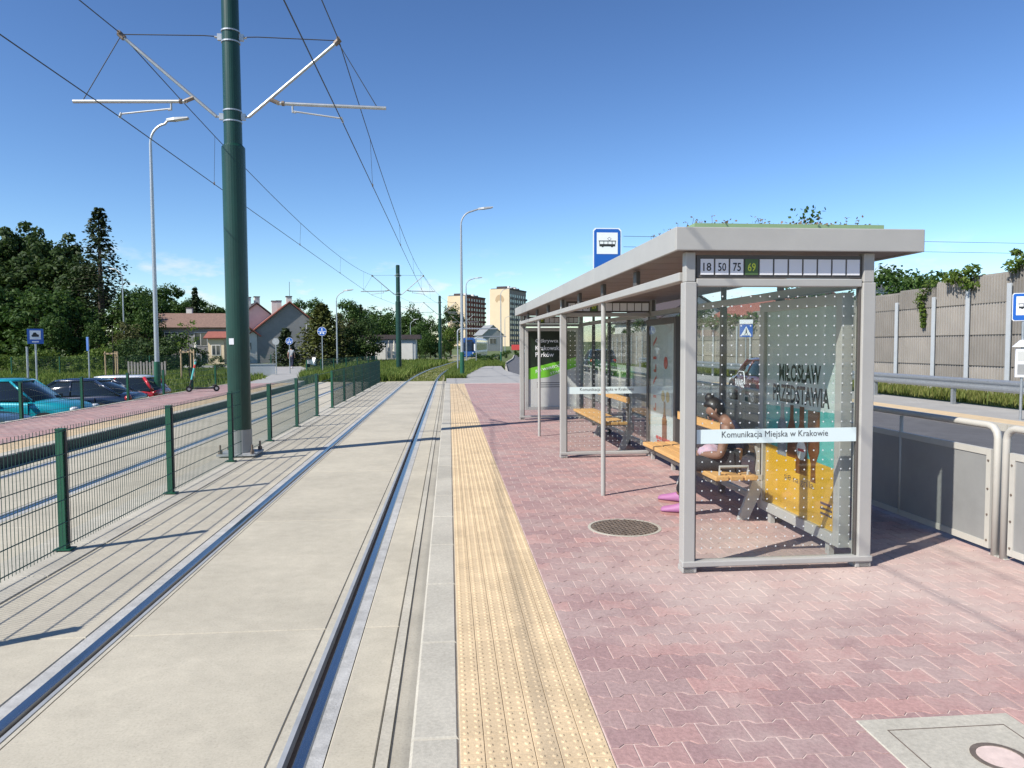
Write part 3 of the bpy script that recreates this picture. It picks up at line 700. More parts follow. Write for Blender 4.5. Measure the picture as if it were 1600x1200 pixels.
# slim round posts under the front beam, front and rear beams, rear uprights and panes
for y in (2.75, 8.0): MB().tube([(.03, y, 0), (.03, y, 2.07)], .025, 14).build('front_tube', 'shelter_grey', sh, smooth=False)
rod('front_beam', 'shelter_grey', -.012, .072, .102, LEN-.102, 2.072, 2.135); rod('rear_beam', 'shelter_grey', RX0+.012, RX1-.012, .102, LEN-.102, 2.03, 2.10)
for i, y in enumerate(bays):
    if y not in (0, 5.45, LEN): rod('rear_upright', 'shelter_dark', RX0+.02, RX1-.02, y-.04, y+.04, 0, 2.028)  # rear uprights use the dark colour, so their shade is painted in
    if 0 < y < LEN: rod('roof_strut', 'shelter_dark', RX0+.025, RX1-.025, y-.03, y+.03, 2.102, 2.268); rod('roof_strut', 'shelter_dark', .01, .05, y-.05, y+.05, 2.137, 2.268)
for i in range(len(bays)-1):
    y0, y1 = bays[i]+.11, bays[i+1]-.05
    if i == 4: y0 += .03
    pane = MB().box(RX0+.042, RX0+.052, y0, y1, .16, 2.02).build('glass_pane', 'glass', sh)
    rod('kick_rail', 'shelter_grey', RX0+.02, RX1-.02, y0, y1, .10, .155)
# roof
ry0, ry1 = -.06, LEN+.12; rx0, rx1 = -.085, 1.72
rod('fascia', 'shelter_grey', rx0, rx1, ry0, ry0+.025, 2.27, 2.43); rod('fascia', 'shelter_grey', rx0, rx1, ry1-.025, ry1, 2.27, 2.43)
for k in range(4):
    a, b = ry0+.027+(ry1-ry0-.054)/4*k, ry0+.027+(ry1-ry0-.054)/4*(k+1)-.004
    rod('fascia', 'shelter_grey', rx0, rx0+.025, a, b, 2.27, 2.43, bev=.003); rod('fascia', 'shelter_grey', rx1-.025, rx1, a, b, 2.27, 2.43, bev=.003)
rod('roof_deck', 'shelter_grey', rx0+.026, rx1-.026, ry0+.026, ry1-.026, 2.33, 2.425)
pl_n = 25; w = (ry1-ry0-.06)/pl_n
sm = MB().cbox(rx0+.03, rx1-.03, 0, w-.012, -.03, 0, .003).mesh('soffit_plank', 'soffit')
for k in range(pl_n): o = inst('soffit_plank', sm, sh, (0, ry0+.03+k*w, 2.31))
tray = MB()
tray.box(.12, 1.55, .16, .185, 2.426, 2.492); tray.box(.12, 1.55, LEN-.15, LEN-.125, 2.426, 2.492)
tray.box(.12, .145, .186, LEN-.151, 2.426, 2.492); tray.box(1.525, 1.55, .186, LEN-.151, 2.426, 2.492); tray.box(.146, 1.524, .186, LEN-.151, 2.426, 2.470)
tr = tray.build('planter_tray', 'roof_sage', sh)
def tuft(mb, c, n, spread, h, leaf):
    for _ in range(n):
        p = Vector(c)+Vector((random.gauss(0, spread), random.gauss(0, spread), random.uniform(0, h)))
        a = Vector((random.uniform(-1,1), random.uniform(-1,1), random.uniform(-.3,1))).normalized(); b = a.orthogonal().normalized(); b = (b+a.cross(b)*random.uniform(-1,1)).normalized()
        mb.add([p-b*leaf*.4, p+a*leaf*.5, p+b*leaf*.4, p-a*leaf*.5], [(0,1,2,3)])
sd_ = MB()
for _ in range(650): tuft(sd_, (random.uniform(.16, 1.5), random.uniform(.2, LEN-.2) if random.random() < .6 else random.uniform(.2, 1.2), 2.47), 5, .03, random.choice((.03, .05, .07, .10)), .024)
for _ in range(130):
    x, y, h = random.uniform(.13, 1.53), random.uniform(.17, 3), random.uniform(.04, .11)
    sd_.tube([(x, y, 2.47), (x+random.uniform(-.02,.02), y-.01, 2.47+h)], .0016, 3); tuft(sd_, (x, y-.01, 2.47+h), 5, .008, .008, .014)
tag(sd_.build('sedum', 'sedum', tr), kind='stuff')
bs = MB(); tuft(bs, (1.13, .45, 2.50), 80, .045, .17, .035); tag(bs.build('weed_bush', 'leaf_mid', tr), kind='stuff')
# ---- benches
def bench(y0, y1, label, handle):
    b = sthing('shelter_bench', label, 'bench', (.93, (y0+y1)/2, 0), 'wooden benches in the tram shelter'); of = (.93, (y0+y1)/2, 0)
    for k in range(3):
        for a, c in ((y0, (y0+y1)/2-.004), ((y0+y1)/2+.004, y1)): MB().box(.70+k*.135, .70+k*.135+.118, a, c, .42, .462).build('seat_slat', 'wood', b, off=of, bevel=.006)
    for k in range(1): MB().box(1.155, 1.185, y0+.25, y1+.1, .72, .82).build('back_board', 'wood', b, off=of, bevel=.006)
    for y in (y0+.3, y1-.3):
        f = MB(); f.box(.72, 1.26, y-.025, y+.025, .37, .418); f.prism([(1.02, .0), (1.12, .0), (1.26, .30), (1.26, .369), (1.16, .369)], 'y', y-.02, y+.02); f.box(1.19, 1.225, y-.02, y+.02, .42, .86); f.build('bracket', 'shelter_grey', b, off=of)
    MB().box(.72, .74, y0+.05, y1-.05, .375, .419).build('edge_bar', 'shelter_dark', b, off=of)
    for y in ([y0+.07] if handle else []):
        h = MB(); h.tube([(.76, y, .44), (.76, y, .535), (1.02, y, .535), (1.02, y, .44)], .014, 8); h.build('armrest', 'shelter_grey', b, off=of)
bench(1.22, 3.60, 'slatted wooden bench on which the person sits', True); bench(5.85, 8.3, 'empty slatted wooden bench in the far half of the shelter', True)
# ---- poster cases
def case(y0, y1, label, z0=.10, z1=2.0, xf=1.285, dep=.09):
    c = sthing('poster_case', label, 'poster', (xf, (y0+y1)/2, 0)); of = (xf, (y0+y1)/2, 0)
    b = .085
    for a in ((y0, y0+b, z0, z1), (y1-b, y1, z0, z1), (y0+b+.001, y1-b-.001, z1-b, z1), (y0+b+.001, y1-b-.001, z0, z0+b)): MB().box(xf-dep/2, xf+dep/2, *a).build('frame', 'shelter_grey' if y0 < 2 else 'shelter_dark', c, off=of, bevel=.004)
    MB().box(xf-.004, xf+.02, y0+b, y1-b, z0+b, z1-b).build('back_sheet', 'poster_white', c, off=of)
    MB().box(xf-.036, xf-.031, y0+b, y1-b, z0+b, z1-b).build('cover_glass', 'glass', c, off=of)
    for y in (y0+.2, y1-.2): MB().box(xf-.02, xf+.02, y-.03, y+.03, 0, z0-.001).build('foot', 'shelter_grey', c, off=of)
    return c, of, xf-.006, (y0+b, y1-b, z0+b, z1-b)
def flat(name, m, c, of, x, poly): return MB().prism(poly, 'x', x-.0015, x).build(name, m, c, off=of)
def bottle(c, of, x, y, z0, z1, w, m, label=True, flip=False):
    h = z1-z0; pr = [(0, .5), (.02, .5), (.55, .5), (.68, .30), (.74, .2), (.97, .2), (1, .22)]
    if flip: pr = [(1-a, b) for a, b in pr][::-1]
    poly = [(y+w*b, z0+h*a) for a, b in pr]+[(y-w*b, z0+h*a) for a, b in pr[::-1]]
    o = flat('bottle_print', m, c, of, x, poly)
    if label:
        q = MB().prism([(y+w*.42*math.cos(2*math.pi*i/14), z0+h*(.36 if not flip else .62)+h*.15*math.sin(2*math.pi*i/14)) for i in range(14)], 'x', x-.003, x-.0016); q.build('bottle_label', 'label_white', o, off=of)
        MB().prism([(y-w*.3, z0+h*.34), (y+w*.3, z0+h*.34), (y+w*.3, z0+h*.38), (y-w*.3, z0+h*.38)], 'x', x-.0045, x-.0031).build('label_band', 'red_print', o, off=of)
# case 1: yellow, teal and white beer poster
c, of, fx, (ya, yb, za, zb) = case(.16, 1.58, 'yellow, teal and white beer poster in a grey case')
zt, zy = za+.52*(zb-za), za+.28*(zb-za)
flat('poster_top', 'poster_white', c, of, fx, [(ya, zt+.012), (yb, zt-.012), (yb, zb), (ya, zb)])
flat('poster_middle', 'poster_teal', c, of, fx, [(ya, zy), (yb, zy+.05), (yb, zt-.0125), (ya, zt+.0115)])
flat('poster_base', 'poster_yellow', c, of, fx, [(ya, za), (yb, za), (yb, zy+.0495), (ya, zy-.0005)])
def T(txt, c, of, x, yleft, z, w, h, m='text_black', bold=.0, up=(0,0,1), right=(0,-1,0)):
    return lettering(txt, c, (x-.002-of[0], yleft-of[1], z-of[2]), right, up, w, h, m, bold=bold)
yw = yb-ya
T('MIŁOSŁAW', c, of, fx, yb-.2*yw, zt+.215, .58*yw, .155, bold=.03); T('PRZEDSTAWIA', c, of, fx, yb-.11*yw, zt+.035, .78*yw, .155, bold=.03)
bottle(c, of, fx-.0016, yb-.26*yw, zy-.02, zt+.03, .17, 'bottle_glass'); bottle(c, of, fx-.0016, yb-.40*yw, zy-.01, zt+.02, .15, 'bottle_brown', False)
bottle(c, of, fx-.0016, yb-.54*yw, zy-.13, zt+.02, .19, 'bottle_brown'); bottle(c, of, fx-.0016, yb-.70*yw, zy-.16, zt+.0, .19, 'bottle_brown', False, True)
T('się na grilla.', c, of, fx, yb-.3*yw, zy-.235, .42*yw, .075, 'text_dark')
for k in range(3): flat('small_print', 'text_dark', c, of, fx-.0016, [(yb-.80*yw, za+.10+k*.04), (yb-.94*yw, za+.10+k*.04), (yb-.94*yw, za+.118+k*.04), (yb-.80*yw, za+.118+k*.04)][::-1])
# case 2: pale poster with red print at the far end of the bench
c, of, fx, (ya, yb, za, zb) = case(4.05, 5.38, 'pale poster with red print in a brown case behind the bench', z1=1.98)
yw = yb-ya
for k, z in enumerate([1.60, 1.42, 1.24, 1.06, .88, .70]):
    q = yb-.12*yw
    shapes = [[(q, z), (q-.16, z+.10), (q-.16, z+.14), (q, z+.05)], [(q, z), (q-.15, z), (q-.15, z+.04), (q, z+.04)], [(q-.02, z), (q-.14, z), (q-.14, z+.11), (q-.10, z+.11), (q-.10, z+.04), (q-.02, z+.04)]]
    flat('red_glyph', 'red_print', c, of, fx-.001, shapes[k % 3][::-1])
for yy, zz, r_, mm in ((.62, 1.38, .085, 'red_print'), (.52, .93, .075, 'gold'), (.70, .93, .075, 'gold')):
    MB().prism([(yb-yy*yw+r_*math.cos(2*math.pi*i/14), zz+r_*math.sin(2*math.pi*i/14)) for i in range(14)], 'x', fx-.003, fx-.001).build('round_print', mm, c, off=of)
bottle(c, of, fx-.001, yb-.58*yw, .30, .86, .20, 'bottle_brown', False)
for i in range(5):
    for k in range(3): flat('brick_print', 'red_print', c, of, fx-.001, [(yb-.25*yw-i*.13-(k % 2)*.05, .21+k*.055), (yb-.25*yw-i*.13-.11-(k % 2)*.05, .21+k*.055), (yb-.25*yw-i*.13-.11-(k % 2)*.05, .255+k*.055), (yb-.25*yw-i*.13-(k % 2)*.05, .255+k*.055)])
# case 3: park poster on the far end wall, facing along the platform
yq = LEN-.16
c = sthing('poster_case', 'black, green and grey park poster on the end wall', 'poster', (.7, yq, 0)); of = (.7, yq, 0)
for a in ((.10, .17, .22, 2.0), (1.22, 1.29, .22, 2.0), (.171, 1.219, 1.93, 2.0), (.171, 1.219, .22, .29)): MB().box(a[0], a[1], yq-.04, yq+.04, a[2], a[3]).build('frame', 'shelter_grey', c, off=of, bevel=.004)
def flaty(name, m, poly, k=0): return MB().prism(poly, 'y', yq-.006-.0015*k, yq-.0045-.0015*k).build(name, m, c, off=of)
flaty('poster_top', 'poster_black', [(.171, 1.12), (1.219, 1.36), (1.219, 1.929), (.171, 1.929)]); flaty('poster_band', 'poster_lime', [(.171, .88), (.6, .93), (1.219, 1.15), (1.219, 1.36), (.171, 1.12)], 1); flaty('poster_base', 'poster_grey', [(.171, .291), (1.219, .291), (1.219, 1.15), (.6, .93), (.171, .88)])
MB().box(.20, 1.2, yq-.0, yq+.02, .3, 1.92).build('back_sheet', 'poster_white', c, off=of)
def TY(txt, x, z, w, h, m='text_white', bold=0, up=(0,0,1), right=(1,0,0)): return lettering(txt, c, (x-of[0], yq-.0125-of[1], z), right, up, w, h, m, bold=bold)
TY('Odkrywca', .33, 1.66, .50, .10, bold=.01); TY('Krakowskich', .33, 1.515, .66, .10, bold=.01); TY('Parków', .33, 1.37, .40, .10, bold=.01)
TY('JUŻ WKRÓTCE', .33, 1.02, .60, .085, bold=.02, right=(1,0,.22), up=(-.22,0,1)); TY('START', .66, .985, .30, .05, right=(1,0,.25), up=(-.25,0,1))
for k in range(3): flaty('small_print', 'text_dark', [(.36, .80-k*.045), (.98, .80-k*.045), (.98, .815-k*.045), (.36, .815-k*.045)], 1)
# ---- stop sign on the shelter roof
def pict_tram(par, put, m='text_black'):
    """small tram drawing; put(u, v) -> vertices on the sign"""
    def pg(name, poly, mm=m): put(name, poly, mm, par)
    pg('tram_print', [(-.42, -.16), (.42, -.16), (.42, -.04), (-.42, -.04)]); pg('tram_print', [(-.46, .10), (.46, .10), (.46, .14), (-.46, .14)])
    for u in (-.43, -.2, .02, .24, .41): pg('tram_print', [(u, -.04), (u+.025, -.04), (u+.025, .10), (u, .10)])
    pg('tram_print', [(.10, .14), (.20, .24), (.22, .24), (.12, .14)]); pg('tram_print', [(.20, .24), (.10, .32), (.12, .32), (.22, .24)]); pg('tram_print', [(.0, .24), (.10, .32), (.12, .32), (.02, .24)]); pg('tram_print', [(.0, .24), (.10, .14), (.12, .14), (.02, .24)])
    for u in (-.3, .2): pg('tram_print', [(u, -.20), (u+.1, -.20), (u+.1, -.16), (u, -.16)])
def stop_sign(name, label, loc, w, h, rz, pole_z0, pole_h, double=False, group=None):
    t = thing(name, label, 'sign', loc, rz, group)
    MB().tube([(w*.5-.06-w/2-.0, .03, pole_z0), (w*.5-.06-w/2, .03, pole_h)], .03, 10).build('pole', 'galv', t)
    z0 = pole_h-h
    def rr(a, b, c_, d, r=.03): return [(a+r, c_), (b-r, c_), (b, c_+r), (b, d-r), (b-r, d), (a+r, d), (a, d-r), (a, c_+r)]
    p = MB().prism(rr(-w/2, w/2, z0, z0+h), 'y', -.012, -.004).build('sign_border', 'sign_white', t)
    p = MB().prism(rr(-w/2+.014, w/2-.014, z0+.014, z0+h-.014), 'y', -.016, -.0125).build('sign_face', 'sign_blue', t)
    s = w*.74; zc = z0+h-.085*w-s/2-.03
    q = MB().prism([(-s/2, zc-s/2), (s/2, zc-s/2), (s/2, zc+s/2), (-s/2, zc+s/2)], 'y', -.019, -.0165).build('white_field', 'sign_white', t)
    def put(name, poly, mm, par): MB().prism([(a*s*.9, zc+b*s*.9) for a, b in poly], 'y', -.021, -.0195).build(name, mm, par)
    pict_tram(q, put); return t
stop_sign('stop_sign', 'blue tram stop sign with white field on the shelter roof', S(.62, 5.2, 2.43), .40, .62, SH_A+.0, 0, .82)
# ---- person on the bench
def skinned(name, verts, edges, m, parent, sub=2, root=0):
    me = bpy.data.meshes.new(name); me.from_pydata([v[0] for v in verts], edges, []); me.materials.append(M[m])
    o = bpy.data.objects.new(name, me); COL.objects.link(o); o.parent = parent
    md = o.modifiers.new('skin', 'SKIN'); md.use_smooth_shade = True
    if not me.skin_vertices: return o
    for i, v in enumerate(verts):
        d = me.skin_vertices[0].data[i]; r = v[1]; d.radius = r if isinstance(r, tuple) else (r, r); d.use_root = (i == root)
    s = o.modifiers.new('sub', 'SUBSURF'); s.levels = sub; s.render_levels = sub
    return o
def person(label, loc, fdir, J, top_m, leg_m, shoe_m, skin_m, hair_bun, sleeves):
    """J: joints as (forward, left, up)"""
    t = thing('person', label, 'person', loc)
    f = Vector((*fdir, 0)).normalized(); l = Vector((-f.y, f.x, 0))
    P = lambda a: f*a[0]+l*a[1]+Vector((0,0,a[2]))
    K = {k: P(v) for k, v in J.items()}
    hd, nk = K['head'], K['neck']; look = P(J['look'])-hd; look.normalize(); upv = (hd-nk).normalized()
    V = [(K['pelvis'], .115), (K['spine'], .11), (K['chest'], (.13, .11)), (nk-upv*.03, .06), (nk+upv*.02, .05), (hd-upv*.02, .078), (hd+upv*.035, .085), (hd+upv*.085, .06)]
    Ed = [(0,1),(1,2),(2,3),(3,4),(4,5),(5,6),(6,7)]
    def chain(start, pts):
        p = start
        for q in pts: V.append(q); Ed.append((p, len(V)-1)); p = len(V)-1
        return p
    for s in 'LR':
        sh_, el, wr = K['shoulder'+s], K['elbow'+s], K['wrist'+s]
        chain(2, [(sh_, .058), (sh_.lerp(el, .5), .046), (el, .040), (el.lerp(wr, .35), .040), (wr, .026)])
        hp, kn, an = K['hip'+s], K['knee'+s], K['ankle'+s]
        chain(0, [(hp, .095), (hp.lerp(kn, .5), .078), (kn, .056), (kn.lerp(an, .35), .056), (an, .036)])
    skinned('body', V, Ed, skin_m, t)
    # clothing a little outside the body
    TV = [(K['pelvis'], .125), (K['spine'], .125), (K['chest'], (.148, .126)), (nk-upv*.05, .07)]; TE = [(0,1),(1,2),(2,3)]
    for s in 'LR':
        sh_, el, wr = K['shoulder'+s], K['elbow'+s], K['wrist'+s]
        TV.append((sh_, .068)); TE.append((2, len(TV)-1)); k = len(TV)-1
        if sleeves: TV.append((sh_.lerp(el, sleeves), .058)); TE.append((k, len(TV)-1))
    skinned('top', TV, TE, top_m, t)
    LV = [(K['pelvis']-Vector((0,0,.02)), .122)]; LE = []
    for s in 'LR':
        hp, kn, an = K['hip'+s], K['knee'+s], K['ankle'+s]; k = 0
        for q, r in ((hp, .105), (hp.lerp(kn, .5), .09), (kn, .070), (kn.lerp(an, .4), .070), (kn.lerp(an, .93), .056)): LV.append((q, r)); LE.append((k, len(LV)-1)); k = len(LV)-1
    skinned('trousers', LV, LE, leg_m, t)
    for s in 'LR':
        an, toe = K['ankle'+s], K['toe'+s]; d = (toe-an); d.z = 0; d.normalize(); sd2 = Vector((-d.y, d.x, 0)); b0 = Vector((an.x, an.y, 0))
        rings = []
        for a, w, h in ((-.075, .034, .085), (-.05, .046, .125), (.0, .050, .13), (.07, .052, .105), (.14, .058, .085), (.195, .056, .075), (.225, .046, .06)):
            c_ = b0+d*a; rings.append([c_-sd2*w+Vector((0,0,.018)), c_+sd2*w+Vector((0,0,.018)), c_+sd2*w*.95+Vector((0,0,h*.65)), c_+sd2*w*.4+Vector((0,0,h)), c_-sd2*w*.4+Vector((0,0,h)), c_-sd2*w*.95+Vector((0,0,h*.65))])
        shoe = MB().loft(rings).build('shoe', shoe_m, t, smooth=True, sub=1)
        so = MB().loft([[b0+d*a-sd2*w+Vector((0,0,.001)), b0+d*a+sd2*w+Vector((0,0,.001)), b0+d*a+sd2*w+Vector((0,0,.022)), b0+d*a-sd2*w+Vector((0,0,.022))] for a, w in ((-.078, .03), (-.04, .043), (.08, .05), (.15, .054), (.2, .042), (.225, .018))]); so.build('sole', 'shoe_brown', shoe); MB().obox(b0+d*.06-sd2*.047+Vector((0,0,.055)), (d, sd2, (0,0,1)), (.07, .012, .035)).build('side_patch', 'shoe_sole', shoe)
        # hand: palm and five bent fingers
        wr, el = K['wrist'+s], K['elbow'+s]; dr = (wr-el).normalized(); dr = (dr+Vector((0,0,-.2))+f*.4).normalized(); nr = Vector((0,0,1)); sdv = dr.cross(nr).normalized(); nr = sdv.cross(dr)
        HV = [(wr, .024), (wr+dr*.04, (.034, .016)), (wr+dr*.08, (.036, .014))]; HE = [(0,1),(1,2)]
        for i, ln in enumerate((.066, .074, .070, .055)):
            o_ = sdv*(.027-.018*i); k = 2
            for a, b in ((.25, 0), (.62, .012), (1., .034)): HV.append((wr+dr*(.08+ln*a)+o_-nr*b, .0085-.001*a)); HE.append((k, len(HV)-1)); k = len(HV)-1
        tn = sdv*(1 if s == 'R' else -1)*-1; k = 1
        for a, b in ((.045, .035), (.075, .05), (.10, .045)): HV.append((wr+dr*a+tn*b-nr*.012, .0095)); HE.append((k, len(HV)-1)); k = len(HV)-1
        skinned('hand', HV, HE, skin_m, t, sub=1)
    # face and hair
    side = look.cross(upv).normalized(); up2 = side.cross(look).normalized()
    fc = MB(); c0 = hd+look*.078
    fc.loft([[c0+up2*.03+side*.008, c0+up2*.03-side*.008, c0+up2*.025-side*.008, c0+up2*.025+side*.008], [c0-up2*.012+look*.026+side*.014, c0-up2*.012+look*.026-side*.014, c0-up2*.022+look*.01-side*.014, c0-up2*.022+look*.01+side*.014]])
    fc.build('nose', skin_m, t, smooth=True)
    for s in (-1, 1):
        MB().ball(hd+look*.072+side*.032*s+up2*.022, .011, 8).build('eye', 'text_black', t, smooth=True)
        MB().ball(hd+side*.082*s-look*.005, .022, 8, (.5, .8, 1.2)).build('ear', skin_m, t, smooth=True)
    MB().obox(hd+look*.076-up2*.042, (side, up2, look), (.045, .009, .012)).build('mouth', 'red_print', t)
    hr = MB(); rings = []
    for i in range(1, 8):
        a = math.pi*i/8; ring_ = []
        for j in range(14):
            q = 2*math.pi*j/14; v = side*math.cos(q)*math.sin(a)*.098+look*(math.sin(q)*math.sin(a)*.105)+up2*(math.cos(a)*.112)
            fr = v.dot(look)
            if fr > .02 and v.dot(up2) < .045: v = v-look*(fr-.02)
            ring_.append(hd+v+up2*.028-look*.014)
        rings.append(ring_)
    hr.loft(rings[::-1]); h_ = hr.build('hair', 'hair', t, smooth=True, sub=1)
    if hair_bun: MB().ball(hd+up2*.125-look*.05, .048, 12).build('hair_bun', 'hair', h_, smooth=True)
    return t, P
t, PP = person('person in dark sleeveless top and pink shoes seated on the shelter bench', (2.615, 6.62, .17), (-.90, .42),
    dict(pelvis=(-.02,0,.575), spine=(-.04,0,.70), chest=(.03,0,.83), neck=(.09,0,.935), head=(.16,0,1.0), look=(.26,.02,.90),
         shoulderL=(.04,.165,.85), shoulderR=(.04,-.165,.85), elbowL=(.10,.21,.62), elbowR=(.12,-.20,.62), wristL=(.29,.07,.60), wristR=(.30,-.08,.60),
         hipL=(.03,.09,.555), hipR=(.03,-.09,.555), kneeL=(.41,.10,.50), kneeR=(.36,-.28,.50), ankleL=(.44,.0,.09), ankleR=(.56,-.50,.09), toeL=(.64,-.02,.0), toeR=(.75,-.57,.0)),
    'cloth_navy', 'cloth_black', 'shoe_pink', 'skin', True, 0)
base = Vector((2.615, 6.62, .17))+PP((.20, .02, .545))
bag = thing('handbag', 'soft pink and grey patterned bag on the lap of the seated person', 'bag', base)
b_ = MB(); n = 14; rg = []
for i in range(8):
    a = math.pi*(i+.5)/8; rg.append([(math.cos(2*math.pi*j/n)*math.sin(a)*(.13+.018*math.sin(3*j+i)), math.sin(2*math.pi*j/n)*math.sin(a)*(.10+.014*math.cos(2*j+i)), .075-math.cos(a)*(.075+.008*math.sin(j*2.1))) for j in range(n)])
b_.loft(rg).build('pouch', 'bag_pink', bag, smooth=True, sub=1)
MB().tube([(-.09,0,.12), (-.06,0,.19), (0,.0,.215), (.06,0,.19), (.09,0,.12)], .008, 6).build('handle', 'black_plastic', bag)
ph = thing('phone', 'dark phone held in both hands above the bag', 'phone', Vector((2.615, 6.62, .17))+PP((.40, 0, .60)))
pb = MB().obox((0,0,.03), ((-.42,-.9,0), (-.9,.42,.6), (.3,-.15,.9)), (.075, .15, .009)).build('phone_case', 'black_plastic', ph, bevel=.003)
# ================================================================== PLATFORM FURNITURE
def manhole():
    t = thing('manhole_cover', 'round rusty ribbed manhole cover in the red paving', 'manhole', (1.54, 6.4, .17))
    n = 40; mb = MB(); mb.loft([[(r*math.cos(2*math.pi*i/n), r*math.sin(2*math.pi*i/n), z) for i in range(n)] for r, z in ((.325, -.01), (.325, .003), (.30, .0045), (.298, -.004))], caps=False); mb.build('frame_ring', 'kerb_stone', t)
    MB().tube([(0,0,-.01), (0,0,.001)], .297, n).build('plate', 'iron', t)
    rb = MB()
    for ang in (R(38), R(-38)):
        ux, uy = math.cos(ang), math.sin(ang)
        for k in range(-6, 7):
            d = k*.043; h = math.sqrt(max(0, .285**2-d*d))
            if h > .03: rb.obox((-uy*d, ux*d, .0035+(.0004 if ang > 0 else 0)), ((ux,uy,0), (-uy,ux,0), (0,0,1)), (2*h, .011, .006))
    tag(rb.build('ribs', 'iron', t), kind='stuff')
manhole()
t = thing('inspection_cover', 'square pale concrete cover with a round lid set in the paving', 'cover', (2.075, 2.61, .17))
MB().cbox(-.345, .345, -.36, .36, -.02, .005, .004).build('concrete_surround', 'kerb_stone', t)
for a in ((-.255, .255, .262, .267), (-.255, .255, -.267, -.262), (-.26, -.255, -.267, .267), (.255, .26, -.267, .267)): MB().box(a[0], a[1], a[2], a[3], .0, .0062).build('frame_line', 'iron', t)
n = 28; mb = MB(); mb.loft([[(.06+r*math.cos(2*math.pi*i/n), .03+r*math.sin(2*math.pi*i/n), z) for i in range(n)] for r, z in ((.105, .004), (.105, .008), (.085, .0085), (.083, .0055))], caps=False); mb.build('lid_ring', 'iron', t)
MB().tube([(.06, .03, .004), (.06, .03, .0062)], .083, n).build('lid', 'sand_joint', t)
# railing panels along the back of the platform
def railing(y0, y1, label):
    t = thing('railing_panel', label, 'railing', (4.15, (y0+y1)/2, .17), 0, 'railing panels along the back of the platform'); h = (y1-y0)/2
    q = []
    for s, a0 in ((-1, 180), (1, 90)):
        cy = s*(h-.035-.09)
        arc = [(0, cy+.09*math.cos(R(a))*1, .90+.09*math.sin(R(a))) for a in ((180, 150, 120, 90) if s < 0 else (90, 60, 30, 0))]
        q += arc
    MB().tube([(0, -h+.035, -.05)]+q+[(0, h-.035, -.05)], .028, 12).build('tube_frame', 'rail_paint', t, smooth=True)
    MB().tube([(.0, 0, .05), (0, 0, .96)], .016, 10).build('centre_post', 'rail_paint', t, smooth=True)
    MB().box(-.006, .006, -h+.10, h-.10, .075, .775).build('infill_sheet', 'sheet_grey', t)
    for a in ((-h+.085, -h+.135, .04, .81), (h-.135, h-.085, .04, .81), (-h+.136, h-.136, .76, .81), (-h+.136, h-.136, .04, .09)):
        MB().box(-.014, .014, *a).build('sheet_frame', 'rail_paint', t)
    for s in (-1, 1):
        for z in (.1, .3, .5, .72):
            MB().tube([(-.02, s*(h-.11), z), (-.014, s*(h-.11), z)], .009, 6).build('rivet', 'iron', t)
        MB().box(-.02, .02, s*(h-.035)-.04, s*(h-.035)+.04, .0, .006).build('foot_plate', 'rail_paint', t)
for k in range(-1, 10):
    railing(5.21+2.5*k+.01, 5.21+2.5*(k+1)-.01, 'grey tube railing panel with a sheet infill at the platform back' if k not in (-1, 0) else ('grey railing panel standing clear of the shelter' if k == -1 else 'grey railing panel half in the shadow of the shelter'))
# ================================================================== VEGETATION
def rdir(): 
    while True:
        v = Vector((random.uniform(-1,1), random.uniform(-1,1), random.uniform(-1,1)))
        if .05 < v.length < 1: return v.normalized()
def leaf(mb, p, n, s):
    a = n.orthogonal().normalized(); q = random.uniform(0, 6.28); b = n.cross(a); u = a*math.cos(q)+b*math.sin(q); w = n.cross(u)
    mb.add([p-u*s*.5, p+w*s*.33, p+u*s*.5+n*s*.1, p-w*s*.33], [(0,1,2,3)])
def crown_clumps(mb, clumps, per, size):
    for c, r in clumps:
        for _ in range(per):
            d = rdir(); rr = r*random.uniform(.45, 1.0); p = c+Vector((d.x*rr, d.y*rr, d.z*rr*.75))
            nn = (d*.7+rdir()*.7+Vector((0,0,.35))).normalized(); leaf(mb, p, nn, size*random.uniform(.6, 1.3))
def broad_tree(label, h, w, leafm, per=70, ncl=46, size=.3, trunk_h=.22, shape=1.0, group=None, loc=(0,0,0), seed=1):
    random.seed(seed); t = thing('broadleaf_tree', label, 'tree', loc, 0, group)
    tr = MB(); tr.tube([(0,0,-.4), (.03*h*.2,0,h*.25), (0,.02*h,h*.55), (0,0,h*.8)], [h*.022+.04, h*.018+.03, h*.011+.02, .02], 8); cl = []
    for i in range(ncl):
        d = rdir(); f = random.uniform(.35, 1)**.6
        z = h*(trunk_h+(1-trunk_h)*.52)+d.z*h*(1-trunk_h)*.47*f; prof = 1-.35*shape*max(0, (z/h-.55))/.45
        c = Vector((d.x*w*.44*f*prof, d.y*w*.44*f*prof, z)); cl.append((c, w*random.uniform(.10, .19)))
        if i < 12: tr.tube([(0,0,max(h*.12, z*.55)), tuple(c*.5+Vector((0,0,z*.36))), tuple(c)], [h*.008+.015, h*.006+.01, .012], 5)
    tr.build('trunk', 'bark', t, smooth=True)
    cm = MB(); crown_clumps(cm, cl, per, size); cm.build('crown', leafm, t); return t
